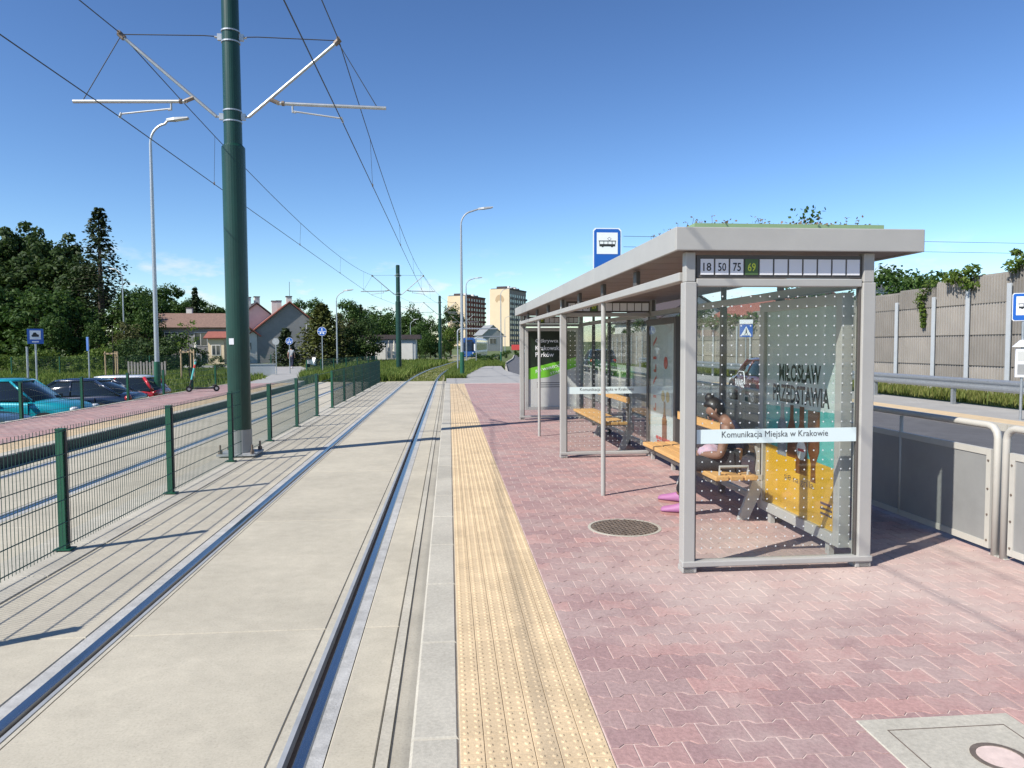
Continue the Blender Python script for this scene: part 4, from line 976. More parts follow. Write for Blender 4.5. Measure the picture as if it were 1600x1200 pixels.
def conifer(label, h, w, leafm, tiers=26, per=26, size=.28, group=None, loc=(0,0,0), seed=2, ragged=.35, bare=.08):
    random.seed(seed); t = thing('conifer_tree', label, 'tree', loc, 0, group)
    MB().tube([(0,0,-.4), (0,0,h*.5), (0,0,h*.98)], [h*.016+.05, h*.009+.03, .015], 8).build('trunk', 'bark', t, smooth=True)
    cm = MB(); br = MB()
    for i in range(tiers):
        f = bare+(1-bare)*i/tiers; z = h*f; rad = w*.5*(1-f)**.8*random.uniform(1-ragged, 1.05)+.12
        for k in range(7):
            q = 2*math.pi*(k+random.random())/7; rl = rad*random.uniform(.6, 1.1); u = Vector((math.cos(q), math.sin(q), 0))
            if k % 2 == 0: br.tube([(0,0,z), tuple(u*rl*.9+Vector((0,0,z-.18*rl)))], [.03, .008], 4)
            for _ in range(per):
                s = random.uniform(.12, 1)**.7; p = u*rl*s+Vector((random.gauss(0,.10)*rl, random.gauss(0,.10)*rl, z-.20*rl*s+random.gauss(0,.13)*(rl+.4)))
                leaf(cm, p, (Vector((0,0,.8))+rdir()*.8+u*.3).normalized(), size*random.uniform(.6, 1.25))
    br.build('branches', 'bark', t); cm.build('crown', leafm, t); return t
def shrub(label, h, w, leafm, loc, per=60, ncl=16, size=.16, seed=3, group=None, name='shrub'):
    random.seed(seed); t = thing(name, label, 'shrub', loc, 0, group); cl = []
    st = MB()
    for i in range(ncl):
        d = rdir(); c = Vector((d.x*w*.38, d.y*w*.38, h*.5+d.z*h*.38)); cl.append((c, min(w, h)*random.uniform(.16, .28)))
        if i < 7: st.tube([(0,0,-.1), tuple(c)], [.03, .008], 4)
    st.build('stems', 'bark', t); cm = MB(); crown_clumps(cm, cl, per, size); cm.build('foliage', leafm, t); return t
def grass(name, label, pts, n, h, m, zf, spread=.5, w=.012):
    random.seed(sum(map(ord, name+label))); mb = MB()
    for _ in range(n):
        x, y, hh = pts(); z = zf(x, y); a = random.uniform(0, 6.28); l = h*hh*random.uniform(.5, 1.25); le = random.uniform(.05, spread)*l; ww = w*(1+y/25)
        dx, dy = math.cos(a), math.sin(a); tx, ty = math.cos(a+1.3)*le, math.sin(a+1.3)*le
        mb.add([(x-dx*ww, y-dy*ww, z-.02), (x+dx*ww, y+dy*ww, z-.02), (x+tx*.35+dx*ww*.7, y+ty*.35+dy*ww*.7, z+l*.6), (x+tx, y+ty, z+l), (x+tx*.35-dx*ww*.7, y+ty*.35-dy*ww*.7, z+l*.6)], [(0,1,2,3,4)])
    o = mb.build(name, m); tag(o, label, 'grass', kind='stuff'); return o
# ---- prototypes of far trees are placed as themselves, then copied
def place_trees(proto, h0, spots, labels=None):
    """spots: (px, py of the top, distance, width factor)"""
    for i, (px, py, Y, wf) in enumerate(spots):
        p = at(px, py, Y); z0 = gz(p.x, Y); s = (p.z-z0)/h0
        loc = (p.x, Y, z0); sc = (s*wf, s*wf, s)
        if i == 0: proto.location = loc; proto.scale = sc; proto.rotation_euler = (0,0,random.uniform(0,6))
        else: copy_tree(proto, loc=loc, rz=random.uniform(0, 6), scale=sc)
random.seed(11)
A = broad_tree('tall dark broadleaf tree in the wood left of the spruce', 14, 7.5, 'leaf_dark', 80, 64, .50, .12, 1.2, 'dark trees of the wood', seed=4)
place_trees(A, 14, [(2, 352, 97, 1), (-35, 372, 92, 1.1), (36, 344, 100, .9), (62, 352, 94, .8), (104, 362, 96, .9), (84, 385, 90, 1.1), (22, 400, 88, 1.2), (124, 395, 88, .9), (-60, 350, 100, 1.1)])
B = broad_tree('mid green bushy tree at the foot of the wood', 9, 7.5, 'leaf_mid', 80, 60, .42, .06, .7, 'lower green trees in front of the wood', seed=5)
place_trees(B, 9, [(10, 452, 80, 1.1), (55, 446, 76, 1.15), (108, 455, 80, 1.1), (-30, 440, 78, 1.2), (200, 452, 84, .9), (228, 480, 80, .8), (75, 490, 70, 1.0), (150, 500, 72, .8)])
C = broad_tree('round green tree on the skyline behind the houses', 11, 8.5, 'leaf_mid', 80, 60, .46, .15, .6, 'skyline trees behind the houses', seed=6)
place_trees(C, 11, [(262, 442, 115, .8), (216, 446, 110, .8), (303, 462, 120, .8), (330, 474, 118, .9), (345, 480, 120, .9), (288, 470, 112, .9), (236, 462, 108, .9), (275, 488, 100, 1.0), (467, 466, 125, .55), (492, 464, 130, .6), (545, 466, 115, .75), (563, 478, 120, .7)])
D = broad_tree('hazy green tree in the belt beyond the white kiosk', 10, 9, 'leaf_mid', 80, 60, .46, .08, .5, 'trees in the belt behind the tracks', seed=8)
place_trees(D, 10, [(585, 484, 135, 1.0), (608, 486, 140, 1.0), (600, 500, 120, 1.1), (632, 492, 130, 1.0), (645, 480, 128, .7), (655, 506, 110, .9), (672, 497, 118, .7), (664, 520, 100, .9), (640, 522, 105, .9), (694, 528, 105, .6), (680, 535, 112, .9), (570, 505, 110, 1.0)])
F = broad_tree('dark round tree in front of the red striped block', 11, 9, 'leaf_dark', 80, 60, .45, .2, .4, seed=9); place_trees(F, 11, [(704, 477, 140, .72)])
G1 = broad_tree('bright green tree right of the green mast in the grass', 8, 7, 'leaf_light', 70, 50, .4, .1, .4, seed=12); place_trees(G1, 8, [(703, 512, 122, .9)])
E1 = conifer('tall ragged spruce that rises above the wood', 19, 11.5, 'needle', 42, 15, .36, seed=13, bare=.05, ragged=.6); place_trees(E1, 19, [(153, 321, 86, 1.45)])
E2 = conifer('thin dark fir among the skyline trees', 11, 4.5, 'needle', 22, 22, .36, 'thin firs on the skyline', seed=14); place_trees(E2, 11, [(304, 447, 104, 1), (563, 474, 118, .8)])
E3 = conifer('broad golden green conifer beside the grey gable house', 6, 5.6, 'needle_gold', 22, 40, .26, seed=15, bare=.02, ragged=.2); place_trees(E3, 6, [(503, 474, 72, 1.45)])
E4 = conifer('small dark conifer against the grey gable wall', 5, 3.2, 'needle', 18, 30, .24, seed=16, bare=.02, ragged=.25); place_trees(E4, 5, [(446, 511, 66, 1.6)])
H1 = broad_tree('broad dark bushy tree between the conifer and the white kiosk', 6, 6.2, 'leaf_dark', 80, 54, .3, .03, .4, seed=17); place_trees(H1, 6, [(566, 498, 74, .9)])
H2 = broad_tree('brown leaved tree behind the broad conifer', 6, 5, 'leaf_olive', 70, 40, .3, .05, .4, seed=18); place_trees(H2, 6, [(535, 490, 78, .9)])
H3 = broad_tree('dark purple brown bush tree at the end of the red roofed house', 5, 4.5, 'leaf_olive', 70, 40, .28, .03, .4, seed=19); place_trees(H3, 5, [(200, 505, 72, .9)])
random.seed(21)
for i in range(15):
    px = -20+i*18+random.uniform(-6, 6); Y = random.uniform(52, 62); p = at(px, random.uniform(540, 566), Y); z0 = gz(p.x, Y)
    if i == 0: U = shrub('light green bush at the edge of the wood', 2.6, 3.6, 'leaf_light', (p.x, Y, z0), 60, 22, .24, 31, 'bushes at the edge of the wood')
    else: random.seed(100+i); copy_tree(U, loc=(p.x, Y, z0), rz=random.uniform(0, 6), scale=max(.5, (p.z-z0)/2.5))
sh2 = shrub('dark green garden bush in front of the grey long house', 2.6, 3.0, 'leaf_dark', (0,0,0), 60, 20, .22, 33, 'garden bushes before the long house')
for i, (px, py, Y) in enumerate([(250, 528, 60), (276, 520, 62), (212, 528, 58), (232, 536, 57), (192, 538, 56), (305, 543, 62), (262, 540, 55), (340, 556, 60), (220, 548, 54)]):
    p = at(px, py, Y); z0 = gz(p.x, Y); sc = (p.z-z0)/2.5
    if i == 0: sh2.location = (p.x, Y, z0); sh2.scale = (sc,)*3
    else: copy_tree(sh2, loc=(p.x, Y, z0), rz=i*1.3, scale=sc)
sh3 = shrub('low scrub bush by the tram curve', 1.4, 2.2, 'leaf_mid', (0,0,0), 50, 14, .18, 34, 'scrub by the tram curve')
for i, (px, py, Y) in enumerate([(700, 556, 100), (745, 552, 85), (775, 553, 95), (792, 548, 115), (812, 545, 140), (760, 556, 76), (808, 552, 120)]):
    p = at(px, py, Y); z0 = gz(p.x, Y); sc = max(.5, (p.z-z0)/1.3)
    if i == 0: sh3.location = (p.x, Y, z0); sh3.scale = (sc,)*3
    else: copy_tree(sh3, loc=(p.x, Y, z0), rz=i*1.3, scale=sc)
R1 = broad_tree('leafy tree top looking over the noise barrier', 6.5, 5.5, 'leaf_mid', 80, 48, .24, .2, .4, 'trees behind the noise barrier', seed=41)
for i, (px, py, Y) in enumerate([(1432, 416, 32), (1500, 420, 30), (1392, 410, 36), (1535, 436, 29), (1250, 440, 44), (1000, 495, 75), (1090, 470, 60), (965, 505, 90), (1620, 420, 25)]):
    p = at(px, py, Y); sc = (p.z+.2)/6.5
    if i == 0: R1.location = (p.x, Y, -.2); R1.scale = (sc,)*3
    else:
        c_ = copy_tree(R1, loc=(p.x, Y, -.2), rz=i*1.1, scale=sc)
        if i in (4, 5, 6, 7): c_['label'] = 'tree beyond the road seen through the shelter glass'; c_['group'] = 'trees seen through the shelter'
# staked saplings
def sapling(label, loc):
    t = thing('staked_sapling', label, 'tree', loc, 0, 'young trees in timber stakes')
    random.seed(5); q = [(-.35, -.2), (.35, -.2), (0, .35)]
    for x, y in q: MB().tube([(x, y, -.2), (x, y, 1.75)], .045, 8).build('stake', 'wood_stake', t)
    for (a, b), (c_, d) in ((q[0], q[1]), (q[1], q[2]), (q[2], q[0])):
        MB().obox(((a+c_)/2, (b+d)/2, 1.62), ((c_-a, d-b, 0), (-(d-b), c_-a, 0), (0,0,1)), (.80, .03, .09)).build('crossbar', 'wood_stake', t)
    MB().tube([(0,0,-.1), (.02,0,1.5), (0,.03,3.3)], [.04, .03, .01], 6).build('trunk', 'bark', t)
    cm = MB(); crown_clumps(cm, [(Vector((random.gauss(0,.22), random.gauss(0,.22), random.uniform(1.9, 3.4))), .22) for _ in range(14)], 16, .12); cm.build('crown', 'leaf_light', t)
sapling('young tree held by three timber stakes beside the scooter', (-14.6, 43, -.1)); sapling('young tree held by three timber stakes behind the parked cars', (-20.0, 46, -.2))
# grass
random.seed(3)
def area(x0, x1, y0, y1, f=None): 
    def g_():
        while True:
            y = y0+(y1-y0)*random.random()**1.6; x = random.uniform(x0, x1)
            if f is None or f(x, y): return x, y, 1
    return g_
zf0 = lambda x, y: gz(x, y)
grass('tall_grass', 'tall green grass between the fence end and the track curve', area(-9, -.2, 38.2, 80, lambda x, y: x-toff(y) < -2.5 and (x > -6.6+toff(y) or x < -6.9+toff(y) or y > 48) and not (-11.8 < x+.18*(y-40) < -7.9)), 26000, .5, 'grass_blade', lambda x, y: -.1)
grass('tall_grass', 'tall grass round the foot of the lamp at the curved path', area(-.2, 5, 38.3, 85, lambda x, y: x-toff(y) > -.25 and (x < .85+max(0, (y-41))*.10 or y > 61) and x < 3.6+max(0, y-50)*.085), 16000, .4, 'grass_blade', lambda x, y: -.1)
grass('verge_grass', 'short grass along the edge of the far platform', area(-10.7, -9.75, 10, 38), 9000, .16, 'grass_pale', zf0)
grass('lawn_grass', 'grass on the slope beyond the parking and before the gardens', area(-34, -9.9, 34, 60, lambda x, y: not (-13.0 < x+.28*(y-52) < -8.6)), 26000, .25, 'grass_blade', zf0)
grass('verge_grass', 'grass strip below the guard rail', area(15.35, 16.9, 12, 60), 14000, .32, 'grass_pale', lambda x, y: .02)
grass('track_grass_blades', 'short dry grass growing between the rails of the curve', area(-6.5, 3, 38.1, 90, lambda x, y: -6.4 < x-toff(y) < -.4), 14000, .06, 'grass_pale', lambda x, y: -.055)
mb = MB()
for dx in (-.55, .55): ribbon(mb, -1.40+dx-.3, -1.40+dx+.3, -.03, ysm)
# ================================================================== NOISE BARRIER, GUARD RAIL, RIGHT-HAND SIDE
WX = 17.0
py_ = [17.3, 19.2, 21.1, 22.9, 24.6, 26.75]+[28.7+1.95*i for i in range(26)]
nb = thing('noise_barrier', 'tall concrete panel noise barrier along the far pavement', 'wall', (WX, 17.3, 0)); nof = (WX, 17.3, 0)
pmesh = {}
def panel_mesh(wd, ht):
    k = (round(wd, 2), round(ht, 2))
    if k not in pmesh:
        n = max(6, int(wd/.12)); prof = [(.07, 0), (.07, wd)]; fr = []
        for i in range(n):
            a, b = wd*i/n, wd*(i+1)/n; fr += [(-.06, a+.012), (-.06, a+.06*wd/n/.12), (-.022, a+.075*wd/n/.12), (-.022, b)]
        poly = prof+fr[::-1]
        pmesh[k] = MB().prism(poly, 'z', 0.0, ht).box(.0, .06, .01, wd-.01, ht, ht+.06).mesh('panel', 'noise_panel')
    return pmesh[k]
tops = {0: 4.2, 1: 4.1, 2: 3.95, 3: 3.9, 4: 3.75, 5: 3.68}
for i, y in enumerate(py_):
    h = tops.get(i, 3.6 if i < 12 else 3.2 if i < 20 else 2.9)
    p = MB(); p.box(-.11, .09, -.02, .02, -.2, h-.35); p.box(-.125, -.10, -.09, .09, -.2, h-.35); p.box(.09, .11, -.09, .09, -.2, h-.35)
    po = p.build('post', 'wall_post', nb); po.location = (0, y-nof[1], 0)
    if i+1 < len(py_):
        wd = py_[i+1]-y-.05; zj = [-.2, 1.06, 2.05, 3.05, h] if h > 3.1 else [-.2, 1.06, 2.05, h]
        for a, b in zip(zj, zj[1:]): inst('panel', panel_mesh(wd, b-a-.055), nb, (random.uniform(-.01, .01), y+.025-nof[1], a+.012))
def vine(label, pts, n, size, m, group=None):
    random.seed(len(label)); b = Vector(pts[0][0]); t = thing('climbing_vine', label, 'plant', b, 0, group); cm = MB(); st = MB()
    for c_, r in pts: crown_clumps(cm, [(Vector(c_)-b, r)], n, size)
    st.tube([Vector(c_)-b for c_, r in pts], .015, 5); st.build('stem', 'bark', t); cm.build('foliage', m, t)
vine('green creeper spilling over the barrier between two posts', [((16.85, 22.7, 3.75), .35), ((16.8, 23.1, 3.95), .4), ((16.8, 23.6, 4.0), .35), ((16.8, 22.6, 4.15), .28)], 150, .13, 'leaf_light')
vine('thin creeper hanging down the barrier panel', [((16.85, 24.75, 3.9), .25), ((16.82, 24.95, 3.7), .25), ((16.82, 25.15, 3.5), .24), ((16.82, 25.3, 3.3), .22), ((16.84, 25.22, 3.12), .15), ((16.84, 25.12, 2.95), .13), ((16.84, 25.1, 2.8), .13), ((16.85, 25.12, 2.65), .11), ((16.85, 25.1, 2.5), .09), ((16.85, 25.12, 2.4), .07)], 60, .10, 'leaf_light')
vine('creeper on the tallest barrier post', [((16.85, 20.9, 4.1), .3), ((16.85, 20.5, 4.25), .3), ((16.9, 20.9, 4.5), .15)], 130, .12, 'leaf_light')
vine('long ivy covering the far barrier top', [((16.85, 40+3*i, 3.2), .7) for i in range(7)], 160, .2, 'leaf_mid')
gr_ = thing('guard_rail', 'galvanized steel guard rail along the grass strip', 'guard rail', (14.75, 20, 0)); gof = (14.75, 20, 0)
prof = [(0, .47), (-.03, .49), (-.06, .53), (-.06, .57), (-.01, .61), (-.01, .66), (-.06, .70), (-.06, .75), (-.03, .78), (0, .80), (.012, .79), (-.015, .765), (-.045, .745), (-.045, .705), (.005, .665), (.005, .605), (-.045, .565), (-.045, .535), (-.015, .505), (.012, .48)]
for k in range(12): MB().prism([(14.75+a, b) for a, b in prof], 'y', 8.6+4*k, 12.59+4*k).build('beam', 'galv', gr_, off=gof)
for k in range(13):
    p = MB(); p.box(14.765, 14.87, 8.55+4*k, 8.57+4*k, -.2, .76); p.box(14.765, 14.785, 8.57+4*k, 8.64+4*k, -.2, .76); p.box(14.85, 14.87, 8.57+4*k, 8.64+4*k, -.2, .76); p.build('post', 'galv', gr_, off=gof)
st = stop_sign('bus_stop_sign', 'blue bus stop sign at the far pavement with timetable box', (13.25, 16.0, .0), .58, .64, -.5, 0, 2.94)
MB().box(-.2, .2, -.03, .02, 1.0, 1.66).build('timetable_box', 'plate_white', st); MB().box(-.16, .16, -.034, -.0305, 1.38, 1.6).build('timetable_sheet', 'poster_grey', st); MB().box(-.16, .16, -.034, -.0305, 1.06, 1.3).build('timetable_sheet', 'sheet_grey', st)
MB().prism([(-.26, 1.70), (.26, 1.70), (.1, 1.86), (-.1, 1.86)], 'y', -.08, .08).build('box_cap', 'sign_white', st)
t = thing('crossing_sign', 'square blue pedestrian crossing sign before the barrier', 'sign', (13.6, 33, 0), -.2)
MB().tube([(0, .03, -.1), (0, .03, 2.8)], .03, 8).build('pole', 'galv', t); f_ = MB().box(-.29, .29, -.01, .0, 2.12, 2.70).build('sign_face', 'sign_blue', t)
MB().prism([(-.23, 2.2), (.23, 2.2), (0, 2.62)], 'y', -.014, -.0105).build('white_triangle', 'sign_white', f_)
w_ = MB(); w_.prism([(-.03, 2.33), (.03, 2.33), (.02, 2.46), (-.02, 2.46)], 'y', -.017, -.0145); w_.prism([(-.08, 2.22), (-.05, 2.22), (.01, 2.34), (-.025, 2.34)], 'y', -.017, -.0145); w_.prism([(.05, 2.22), (.08, 2.22), (.03, 2.34), (-.0, 2.34)], 'y', -.0172, -.0147); w_.prism([(-.02, 2.47), (.02, 2.47), (.02, 2.51), (-.02, 2.51)], 'y', -.017, -.0145); w_.build('walker_print', 'text_black', f_)
MB().box(-.3, .3, -.012, -.002, 2.73, 2.92).build('sub_plate', 'sign_white', t)
# distant wires and houses beyond the barrier
for k, (za, zb) in enumerate(((8.0, 7.9), (7.4, 7.3))):
    t = thing('service_wire', ('upper' if k == 0 else 'lower')+' thin black service wire above the noise barrier', 'wire', (10, 42, za), 0, 'service wires above the barrier')
    MB().tube([(0,0,0), (25, 0, -.25), (60, 0, zb-za+.1)], .012, 5).build('cable', 'cable', t)
def house(label, loc, rz, W, Ln, eave, ridge, wall, roof, wins=(), chim=(), over=.35, name='house', door=None):
    t = thing(name, label, 'house', loc, rz)
    h = W/2
    MB().prism([(-h, -.6), (h, -.6), (h, eave), (0, ridge), (-h, eave)], 'y', -Ln/2, Ln/2).build('wall', wall, t)
    sl = (ridge-eave)/h
    for s in (-1, 1):
        a, b = Vector((0, 0, ridge+.06)), Vector((s*(h+over), 0, eave-sl*over+.06)); n = Vector((s*sl, 0, 1)).normalized()*.12
        p = [(a.x, a.z), (b.x, b.z), (b.x+n.x, b.z+n.z), (a.x, a.z+.14)]
        r = MB().prism(p if s < 0 else p[::-1], 'y', -Ln/2-over, Ln/2+over).build('roof', roof, t)
        if s < 0:
            for cx, cy, cz, cw in chim: MB().box(cx-cw, cx+cw, cy-cw, cy+cw, cz-1.6, cz).build('chimney', 'render_white', r); MB().box(cx-cw-.05, cx+cw+.05, cy-cw-.05, cy+cw+.05, cz, cz+.1).build('chimney_cap', 'roof_dark', r)
    for face, u, z, ww, hh in wins:
        if face == 'g': f = MB().box(u-ww/2, u+ww/2, -Ln/2-.04, -Ln/2+.02, z, z+hh); pn = MB().box(u-ww/2+.07, u+ww/2-.07, -Ln/2-.055, -Ln/2-.041, z+.07, z+hh-.07); ml = MB().box(u-.03, u+.03, -Ln/2-.06, -Ln/2-.056, z+.07, z+hh-.07)
        else:
            s = -1 if face == 'l' else 1
            f = MB().box(min(s*h-.02, s*h+s*.04), max(s*h-.02, s*h+s*.04), u-ww/2, u+ww/2, z, z+hh); q = sorted((s*(h+.041), s*(h+.055))); pn = MB().box(q[0], q[1], u-ww/2+.07, u+ww/2-.07, z+.07, z+hh-.07); q = sorted((s*(h+.056), s*(h+.06))); ml = MB().box(q[0], q[1], u-.03, u+.03, z+.07, z+hh-.07)
        fo = f.build('window', 'render_white', t); pn.build('pane', 'window_glass', fo); ml.build('mullion', 'render_white', fo)
    return t
hB = house('grey rendered gable house with red tiled roof', (-19.0, 88.8, -.2), .29, 8.0, 10, 3.5, 6.8, 'render_grey', 'roof_red', [('g', 2.2, 3.2, .9, 1.3), ('l', -3.5, .9, 1.2, 1.3), ('l', -.5, .9, 1.2, 1.3)], [(0, -4.2, 7.5, .3), (-1.2, 1.5, 7.3, .3), (-.6, 2.6, 7.4, .3)])
MB().tube([(.1, -4.1, 7.4), (.1, -4.1, 9.2)], .025, 5).build('aerial', 'cable', hB)
house('dark roofed house end behind the gable house', (-25.2, 97, -.2), .42, 8, 9, 4.0, 7.2, 'render_white', 'roof_dark', [('g', -1, 1, 1, 1.3)], [(-.8, -3, 8.0, .35), (.3, -3, 8.1, .3)])
house('white porch wing with a small window left of the gable house', (-22.2, 84, -.2), .42, 1.5, 3.0, 3.3, 3.9, 'render_white', 'roof_red', [('g', 0, 1.6, .4, .9)])
hA = house('long grey two storey house with brown tiled roof', (-28.0, 87, -.3), R(90)+.1, 7, 8.6, 4.2, 5.7, 'render_grey', 'roof_brown', [('l', -3.2, 2.2, 1.1, 1.4), ('l', -.6, 2.2, 1.4, 1.5), ('l', 2.4, 2.2, 1.4, 1.5), ('l', -.6, .0, 1.4, 1.3), ('l', 2.4, .0, 1.2, 1.3)], [(1.0, 1.5, 6.5, .3)])
house('small white wing with bright red roof at the wood', (-33.6, 86, -.3), R(90), 3, 1.6, 3.7, 5.0, 'render_white', 'roof_red')
house('cream bay of the long house by the garden parasol', (-24.0, 80, -.3), R(90), 2.4, 1.6, 3.0, 3.5, 'render_cream', 'roof_red', [('l', 0, 1.2, .9, 1.1)])
house('white house with grey roof seen past the shelter', (24, 78, -.2), .2, 9, 10, 4.4, 6.9, 'render_white', 'roof_dark', [('g', -2, 1.6, 1.1, 1.3), ('g', 2, 1.6, 1.1, 1.3), ('g', 0, 4.4, 1, 1.1)], [(1, -2, 7.8, .35)])
house('house with dark glossy tiled roof behind the barrier', (26.5, 39, -.2), R(90)+.05, 7, 6, 3.9, 5.1, 'render_white', 'roof_tile', [('l', 0, 1.6, 1.1, 1.3)])
house('red house glimpsed through the shelter glass', (31, 66, -.2), .3, 9, 9, 4.6, 6.6, 'roof_red', 'roof_red', [('g', -2, 1.6, 1.1, 1.3)])
# kiosk, parasols, garden wall
t = thing('kiosk', 'low white flat roofed kiosk behind the green mast', 'building', (-5.9, 80, -.2))
MB().box(-2.4, 2.4, -2, 2, 0, 2.7).build('wall', 'wall_post', t); MB().box(-3.4, 2.9, -2.3, 2.3, 2.702, 3.15).build('flat_roof', 'roof_dark', t); MB().box(-2.7, -2.1, -2.25, -2.01, 0, 2.69).build('pier', 'render_white', t)
for i in range(3): MB().box(-1.9+i*1.4, -.7+i*1.4, -2.05, -2.005, .5, 2.4).build('panel', 'sheet_grey' if i == 1 else 'render_white', t)
for i, (x, y, lab) in enumerate(((-6.1, 76, 'closed pale parasol in front of the kiosk wall'), (-5.5, 75, 'closed cream parasol beside the green mast'), (-21.8, 66, 'closed white parasol in the house garden'))):
    t = thing('parasol', lab, 'parasol', (x, y, -.2)); MB().tube([(0,0,0), (0,0,2.5)], .025, 6).build('pole', 'galv', t); MB().tube([(0,0,.75), (0,0,1.1), (0,0,2.0), (0,0,2.55)], [.16, .19, .12, .02], 8).build('folded_canopy', 'umber_cloth', t)
t = thing('garden_wall', 'low pale concrete wall at the corner of the gable house garden', 'wall', (-12.0, 46.5, -.1))
MB().obox((0,0,.38), ((1,.28,0), (-.28,1,0), (0,0,1)), (2.6, .16, .82)).build('wall_body', 'wall_post', t); MB().obox((0,0,.81), ((1,.28,0), (-.28,1,0), (0,0,1)), (2.66, .22, .05)).build('coping', 'wall_post', t)
# ---- blocks of flats
def block(label, loc, rz, w, ln, h, side_m, n_bay, stripes, emblem):
    t = thing('apartment_block', label, 'building', loc, rz)
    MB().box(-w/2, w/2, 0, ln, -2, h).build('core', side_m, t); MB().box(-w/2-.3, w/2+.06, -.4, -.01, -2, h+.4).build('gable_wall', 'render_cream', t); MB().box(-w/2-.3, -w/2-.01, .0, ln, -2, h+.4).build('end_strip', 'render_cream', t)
    p = MB().box(-w/2+.1, w/2+.3, .3, ln, h+.001, h+.8).build('parapet', 'roof_dark', t)
    fl = int(h/2.85); wm = MB().box(0, .12, -.8, .8, 0, 1.5).mesh('window', 'window_glass'); bm_ = MB().box(0, .9, -1.2, 1.2, 0, 1.05).mesh('balcony', 'block_red' if stripes else 'render_grey')
    for b in range(n_bay):
        y = ln*(b+.5)/n_bay
        if b % 2 == 0: MB().box(w/2+.001, w/2+.06, y-ln/n_bay*.45, y+ln/n_bay*.45, -1, h-.2).build('bay_stripe', 'block_red' if stripes else 'block_side', t)
        for f in range(fl):
            inst('window', wm, t, (w/2+.07, y, f*2.85+1.0))
            if b % 2 == 1: inst('balcony', bm_, t, (w/2+.08, y, f*2.85-.1))
    for k in range(5): MB().box(-w/4, w/4, 2+k*ln/5.5, 3.6+k*ln/5.5, h+.8, h+2.0+.4*(k % 2)).build('roof_vent', 'render_white' if k % 2 else 'roof_dark', t)
    if emblem:
        MB().prism([(-2.6+2.6*(1-math.cos(math.pi*i/10)), h-5.8+3.2*math.sin(math.pi*i/10)) for i in range(11)]+[(1.6, h-7), (.9, h-5.8), (-.8, h-5.8), (-1.6, h-7)], 'y', -.43, -.401).build('wall_emblem', 'wood_stake', t)
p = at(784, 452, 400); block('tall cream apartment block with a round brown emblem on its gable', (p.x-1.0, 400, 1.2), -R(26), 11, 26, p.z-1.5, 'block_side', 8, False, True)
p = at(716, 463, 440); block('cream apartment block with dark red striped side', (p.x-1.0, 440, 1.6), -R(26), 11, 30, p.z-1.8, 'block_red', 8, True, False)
t = house('grey roofed building below the blocks', (11.3, 212, .2), .3, 6, 7, 4.6, 7.2, 'sheet_grey', 'sheet_grey', [('g', 0, 2, 2, 1.6)])
# ---- tram
t = thing('tram', 'blue and white tram waiting on the curve', 'tram', (3.05, 117, -.25), -.115)
sec = [(-1.2, .35), (-1.2, 2.6), (-1.1, 3.1), (-.8, 3.3), (.8, 3.3), (1.1, 3.1), (1.2, 2.6), (1.2, .35)]
MB().loft([[(a*.86, -.1 if z < 2 else .25, z) for a, z in sec], [(a, .5, z) for a, z in sec], [(a, 28, z) for a, z in sec]]).build('body', 'sign_white', t)
MB().loft([[(a*.80, -.16 if z < 2 else .19, z) for a, z in sec], [(a*.88, -.12 if z < 2 else .23, z) for a, z in sec]]).build('front_mask', 'tram_blue', t)
w_ = MB().add([(-.9, -.16, 1.25), (.9, -.16, 1.25), (.88, .08, 2.55), (-.88, .08, 2.55)], [(0,1,2,3)]).build('windscreen', 'car_glass', t)
MB().box(-.6, .6, .0, .1, 2.66, 2.95).build('destination_display', 'text_black', t)
for s in (-1, 1): MB().ball((s*.75, -.17, .85), .13, 8).build('headlight', 'lamp_clear', t, smooth=True); MB().box(s*.97-.1, s*.97+.1, -.14, -.1, 1.2, 2.3).build('pillar_trim', 'sign_white', t)
for k in range(12): MB().box(1.2, 1.215, 1.2+k*2.2, 2.9+k*2.2, 1.25, 2.45).build('side_window', 'car_glass', t)
MB().box(1.2, 1.212, .6, 28, .4, .95).build('side_band', 'tram_blue', t); MB().box(1.19, 1.21, .6, 28, 2.62, 2.95).build('side_band', 'tram_blue', t); MB().box(-1.05, 1.05, .4, 27.6, .02, .36).build('underframe', 'black_plastic', t)
for k, (x, y, hh, w2) in enumerate(((.55, 48, 2.9, 2.6), (2.7, 74, 2.7, 3.0))):
    t = thing('height_gate', ('silver tube gate beside the green footed lamp', 'silver tube gate right in front of the tram')[k], 'gate', (x, y, -.2)); MB().tube([(0,0,0), (0,0,hh), (.06,0,hh+.12), (.2,0,hh+.18), (w2,0,hh+.18)], .045, 8).build('tube_arm', 'galv', t); MB().box(-.1, .1, -.1, .1, -.02, .02).build('foot_plate', 'galv_dull', t)
t = thing('red_banner', 'red banner on posts beside the far road', 'banner', (11.8, 140, -.1)); MB().box(0, 1.9, -.03, .03, 1.0, 2.0).build('cloth', 'red_print', t); [MB().tube([(x, .05, 0), (x, .05, 2.1)], .04, 6).build('post', 'galv', t) for x in (.1, 1.8)]
